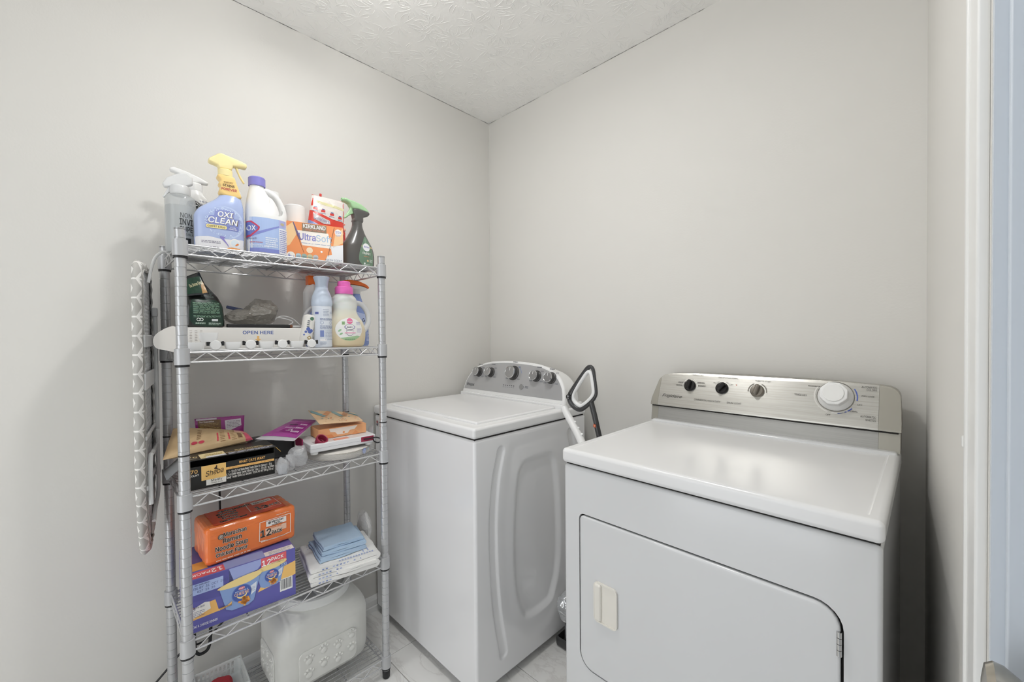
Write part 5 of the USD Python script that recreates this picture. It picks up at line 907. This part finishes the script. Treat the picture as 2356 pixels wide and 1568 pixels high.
pr.poly(Polygon([(q(.52), .04), (q(.54), .13), (q(.88), .132), (q(.88), .04)]).exterior.buffer(.0011), 'F9D8C6', 1); pr.rect(q(.60), q(.84), .098, .124, 'F3E4DA', 1); pr.text('Maruchan', q(.72), .104, .011, '4A3C36', 2, True, w=.045); halo('12', q(.66), .046, .026, .034); halo('PACK', q(.79), .050, .015, .036); pr.build(t, 'printed_label', 'print_gloss')
# folded towels and cloths
def folded(width, layers, th, depth, seed, jit=.006, ends=0.0):
    r_ = random.Random(seed); pts = []; zz = th / 2
    for k in range(layers):
        a, b = -width / 2 + r_.random() * jit, width / 2 - r_.random() * jit
        row = [(a, zz), (b, zz)] if k % 2 == 0 else [(b, zz), (a, zz)]
        pts += [(row[0][0] * .55 + row[1][0] * .45, zz + .0008 * r_.random()) if False else row[0], row[1]]
        zz += th * 1.02
    L = [pts[0]]
    for i in range(1, len(pts)):
        p, c = np.array(L[-1]), np.array(pts[i])
        if abs(p[1] - c[1]) > 1e-5:
            for a in np.linspace(-90, 90, 8)[1:-1]:
                sg = 1 if p[0] > 0 else -1; cy_ = (p[1] + c[1]) / 2; L.append((p[0] + sg * th * .5 * math.cos(math.radians(a)), cy_ + th * .51 * math.sin(math.radians(a))))
        elif np.hypot(*(c - p)) > .01:
            for u in np.linspace(0, 1, 14)[1:-1]: L.append((p[0] + (c[0] - p[0]) * u, p[1] + .0006 * math.sin(u * 9 + i)))
        L.append(tuple(c))
    g = LineString(L).buffer(th * .47, quad_segs=4, join_style=1)
    return g
def cloth_mesh(g, depth, yc=0.0, bev=.0):
    m = upright(prism(g.buffer(0) if g.geom_type == 'Polygon' else max(g.geoms, key=lambda a: a.area), depth), yc)
    v, f = trimesh.remesh.subdivide_to_size(m.vertices, m.faces, .011); m = trimesh.Trimesh(v, f); m.merge_vertices(); v = m.vertices.copy()
    d = np.stack([meshkit.fbm(v * 16 + k * 5.7 + depth * 90, 2, 3 + k) - .5 for k in range(3)], 1) * (.012, .014, .006); d[:, 2] *= np.clip(v[:, 2] / .02, 0, 1); m.vertices = v + d; return m
M['towel'] = mat('white_towel', 'F0EFEC', .9, bump=(180, .35, .002)); M['towel_blue'] = mat('blue_towel_stripe', '8C9CC8', .9)
t = shelf_thing('white_towel', 'folded white kitchen towel with blue checks under the pale blue cloth', 'towel', .300, -1.018, Z4, -10)
W1 = .205
obj('towel', cat([cloth_mesh(folded(W1, 4, .0135, .18, 3, .004), .19, 0.0)]), M['towel'], t, 40)
obj('towel_edge', T(cat([cloth_mesh(folded(W1 * .62, 2, .005, .1, 6), .02, 0)]), (.035, -.098, .020)), M['towel'], t, 40)
pr = Print(face(-.0952))
rr = random.Random(4)
for k in range(4):
    for x in np.arange(-.085, .095, .011):
        if rr.random() < .75: pr.rect(x, x + .006, .0135 * k + .0045, .0135 * k + .0085, ('7E90C4', 'A9B6DA')[rr.randrange(2)], 0, .001)
pr.build(t); pr = Print(plane((0, -.095, .0555), (1, 0, 0), (0, 1, 0)))
for x in np.arange(-.02, .095, .009): pr.rect(x, x + .005, .004, .012, 'A9B6DA', 0)
for x in (.062, .078): pr.rect(x, x + .004, .02, .17, 'A9B6DA', 0)
for k in range(10): pr.rect(-.093 + .006 * (k % 3), -.090 + .006 * (k % 3), .10 + .008 * k, .104 + .008 * k, '7E90C4', 0)
pr.build(t, 'printed_stripes')
M['cloth_blue'] = mat('pale_blue_cloth', 'B4CBE2', .85, bump=(200, .3, .002))
t = shelf_thing('blue_cloth', 'pale blue folded cloths stacked on the white towel', 'cloth', .292, -1.016, Z4 + .0562, -8)
for k, (w_, d_, th_, dx) in enumerate(((.150, .150, .0075, -.006), (.146, .146, .007, .004), (.134, .140, .0068, .000))):
    obj('folded_cloth', T(cloth_mesh(folded(w_, 2, th_, d_, 11 + k), d_), (dx, .004 * k, sum((.0158, .0150)[:k])), rz=(2, -3, 1)[k]), M['cloth_blue'], t, 40)
M['linen_film'] = mat('linen_film', 'F4F4F4', .14, alpha=.22, coat=.3)
t = shelf_thing('wrapped_linen', 'crumpled clear wrapped white linen behind the folded cloths at the shelf end', 'package', .200, -.876, Z4 + .001, 0)
obj('linen', crumple(.018, .062, .070, 41, .4, 4, 2.6), mat('white_linen', 'EDECEA', .6), t, 50); obj('film', T(crumple(.022, .067, .082, 43, .45, 4, 2.8), (0, 0, 0)), M['linen_film'], t, 18)

# ------------------------------------------------------------------ bottom shelf and floor
t = shelf_thing('litter_container', 'large translucent white square tub with round lid and paw print panels', 'tub', .200, -1.066, Z5, 0)
M['tub'] = mat('translucent_tub', 'E4E4DF', .38, var=('DEDED9', 14)); M['tub_lid'] = mat('tub_lid_plastic', 'E2E3E1', .35)
lo = Loft([(0, .138, .105, 6), (.012, .148, .114, 6), (.06, .155, .120, 6), (.165, .155, .120, 6), (.185, .153, .118, 5.5), (.205, .146, .114, 4.5), (.222, .133, .110, 3.4), (.234, .117, .106, 2.4), (.242, .112, .104, 2), (.262, .110, .103, 2)])
obj('tub', lo.mesh(50, 72), M['tub'], t, 40)
obj('lid_rim', lathe([(.104, .246), (.117, .248), (.119, .258), (.117, .276), (.111, .280), (.102, .278), (.100, .272)], 64), M['tub_lid'], t, 30)
obj('lid_plate', cyl(.101, .262, .270, 64), mat('lid_clear', 'C3C5C3', .25), t, 30); obj('lid_grip', rbox(-.022, .012, -.094, -.034, .268, .278, .003), M['tub_lid'], t)
for nm, (O_, U_) in (('front', ((0, -.1205, 0), (1, 0, 0))), ('left', ((-.1555, 0, 0), (0, -1, 0)))):
    O_, U_ = np.array(O_, float), np.array(U_, float); N_ = np.cross(U_, (0, 0, 1)); hw = .098 if nm == 'front' else .070
    def stand(m, O_=O_, U_=U_, N_=N_):
        m = m.copy(); v = m.vertices; m.vertices = O_ + v[:, :1] * U_ + v[:, 1:2] * np.array([0, 0, 1.0]) + v[:, 2:] * N_; m.fix_normals(); return m
    pan_ = obj('raised_panel', stand(T(prism(rrect(-hw, hw, .020, .128, .020), .006, .0025), (0, 0, -.0025))), M['tub'], t, 40)
    for i in range(4 if nm == 'front' else 3):
        for j in range(2):
            cx_, cy_ = -hw + .032 + i * (2 * hw - .05) / (3 if nm == 'front' else 2), .048 + .046 * j + (.012 if i % 2 else 0)
            pads = [(0, -.004, .0105)] + [(.0135 * math.cos(math.radians(a_)), .0035 + .0125 * math.sin(math.radians(a_)), .0048) for a_ in (25, 68, 112, 155)]
            pw = []
            for (px_, py_, r_) in pads:
                s_ = trimesh.creation.icosphere(2, 1.0); s_.apply_scale((r_, r_ * .95, .0042)); s_.apply_translation((cx_ + px_, cy_ + py_, .0032)); pw.append(s_)
            obj('paw_print', stand(cat(pw)), M['tub'], pan_, True)
t = shelf_thing('plastic_basket', 'pale grey slotted plastic basket holding red things on the bottom shelf', 'basket', .145, -1.342, Z5, -3)
bo = rboxm(-.066, .066, -.075, .075, 0, .056, .010) - rboxm(-.0635, .0635, -.0725, .0725, .003, .2, .009)
cuts = [manifold3d.Manifold.cube((.0065, .4, .0185)).translate((x, -.2, z)) for x in np.arange(-.055, .050, .0117) for z in (.007, .0305)] + [manifold3d.Manifold.cube((.4, .0065, .0185)).translate((-.2, y, z)) for y in np.arange(-.063, .058, .0117) for z in (.007, .0305)]
obj('basket', tm(bo - manifold3d.Manifold.batch_boolean(cuts, manifold3d.OpType.Add)), mat('basket_plastic', 'DFE4E2', .4), t, 30)
rimb = rboxm(-.0685, .0685, -.0775, .0775, .053, .059, .003) - manifold3d.Manifold.cube((.127, .145, .1)).translate((-.0635, -.0725, .02)); obj('basket_rim', tm(rimb), mat('basket_rim', 'E6EAE8', .4), t, 30)
t2 = shelf_thing('red_cloth', 'red cloth inside the slotted basket', 'cloth', .130, -1.346, Z5 + .0035, -3); obj('cloth', crumple(.046, .050, .018, 51, .3, 4, 3), mat('red_fabric', 'C23A44', .8), t2, True)
t = thing('power_cord', 'black power cord hanging along the left wall behind the shelving', 'cord', (.02, -1.36, 0))
cd = spline([(0, .045, .80), (0, .045, .70), (.002, .046, .50), (.004, .05, .34), (.004, .055, .262), (.004, .03, .232), (.003, -.01, .205), (.002, -.06, .205), (.001, -.10, .168), (0, -.17, .105), (0, -.26, .04), (0, -.38, .010)], 90)
obj('cord', tube(cd, .0032, 8), M['black_ring'], t)
obj('cord_loop', tube(spline([(.010, -.035, .30), (.010, -.033, .20), (.010, -.026, .176), (.010, -.012, .170), (.010, .004, .180), (.010, .010, .22), (.010, .012, .30)], 40), .0050, 8), M['black_ring'], t)
t = thing('steam_mop', 'steam mop with black loop handle standing between washer and dryer', 'mop', (.86, -.30, 0))
M['mop_black'] = mat('mop_black', '3A3A3B', .28, coat=.3)
lp = spline([(.012, 0, 1.118), (-.018, 0, 1.085), (-.055, 0, 1.035), (-.073, 0, 1.005), (-.074, 0, .982), (-.058, 0, .962), (-.030, 0, .952), (-.004, 0, .966), (.024, 0, .990), (.040, 0, 1.010), (.044, 0, 1.030), (.038, 0, 1.075), (.030, 0, 1.112)], 70, True)
rad = .0085 + .0050 * np.exp(-((np.arange(70) - 20) / 10.0) ** 2) - .0028 * np.exp(-((np.arange(70) - 56) / 12.0) ** 2)
obj('loop_handle', tube(lp, rad, 14, True), M['mop_black'], t, 40)
ctr = lp.mean(0); inn_ = ctr + (lp - ctr) * .80; obj('inner_grip', tube(inn_, .0080, 12, True), M['white_plastic'], t, 40)
obj('control_pad', T(cyl(.0105, -.004, .004, 24), (-.073, -.014, .998), rx=90), M['black_ring'], t, 30)
pr = Print(plane((-.073, -.0186, .998), (1, 0, 0), (0, 0, 1))); pr.disc(0, .0035, .0032, 'C9CCD0', 0); pr.ring(0, -.0045, .0030, .0008, 'E4E6E8', 0); pr.build(t, 'printed_icons')
obj('pole', tube([(.020, .002, .985), (.034, .004, .935), (.052, .006, .86), (.085, .10, .40), (.09, .20, .05)], .0105, 16), M['mop_black'], t, 40)
pr = Print(plane((.040, -.0068, .900), (1, 0, -.2), (.2, 0, 1))); pr.rect(-.005, .006, -.006, .006, 'C0573A', 0); pr.disc(.0005, 0, .003, 'E8A078', 1); pr.build(t, 'printed_label')
lean = [(-.104, -.004, .952), (-.080, -.012, .925), (-.045, -.022, .890), (-.012, -.032, .855), (.03, -.045, .80), (.07, -.03, .66), (.095, .10, .30), (.10, .20, .05)]
obj('white_shaft', tube(curve(lean, 40), np.linspace(.014, .019, 40), 18), M['white_plastic'], t, 40)
for k in range(3): obj('grip_rib', T(trimesh.creation.icosphere(2, .0052), (-.040 + .020 * k, -.018 - .006 * k, .905 - .020 * k)), M['white_plastic'], t, True)
obj('floor_head', rbox(.0, .15, .165, .262, .002, .060, .02), M['mop_black'], t)
t = thing('black_tray', 'shallow black tray on the floor between washer and dryer', 'tray', (.850, -.255, 0))
tr = rboxm(-.118, .150, -.085, .10, .001, .040, .010) - rboxm(-.112, .144, -.079, .094, .004, .1, .008); obj('tray', tm(tr), M['mop_black'], t, 30)
t = thing('black_jar', 'small dark jar with frosted base standing in the black tray', 'jar', (.785, -.290, .0045)); obj('jar', lathe([(0, 0), (.030, 0), (.034, .006), (.034, .075), (.031, .082), (0, .082)], 36), mat('frosted_grey', '77797B', .35), t, 30); obj('lid', cyl(.033, .080, .118, 36), M['mop_black'], t, 30)
t = thing('silver_bag', 'crumpled silver foil bag on the dark jar between the machines', 'bag', (.803, -.335, .128)); obj('bag', crumple(.068, .050, .075, 61, .4, 4, 2.6), mat('silver_foil', 'D6D8DA', .18, .75), t, 15)
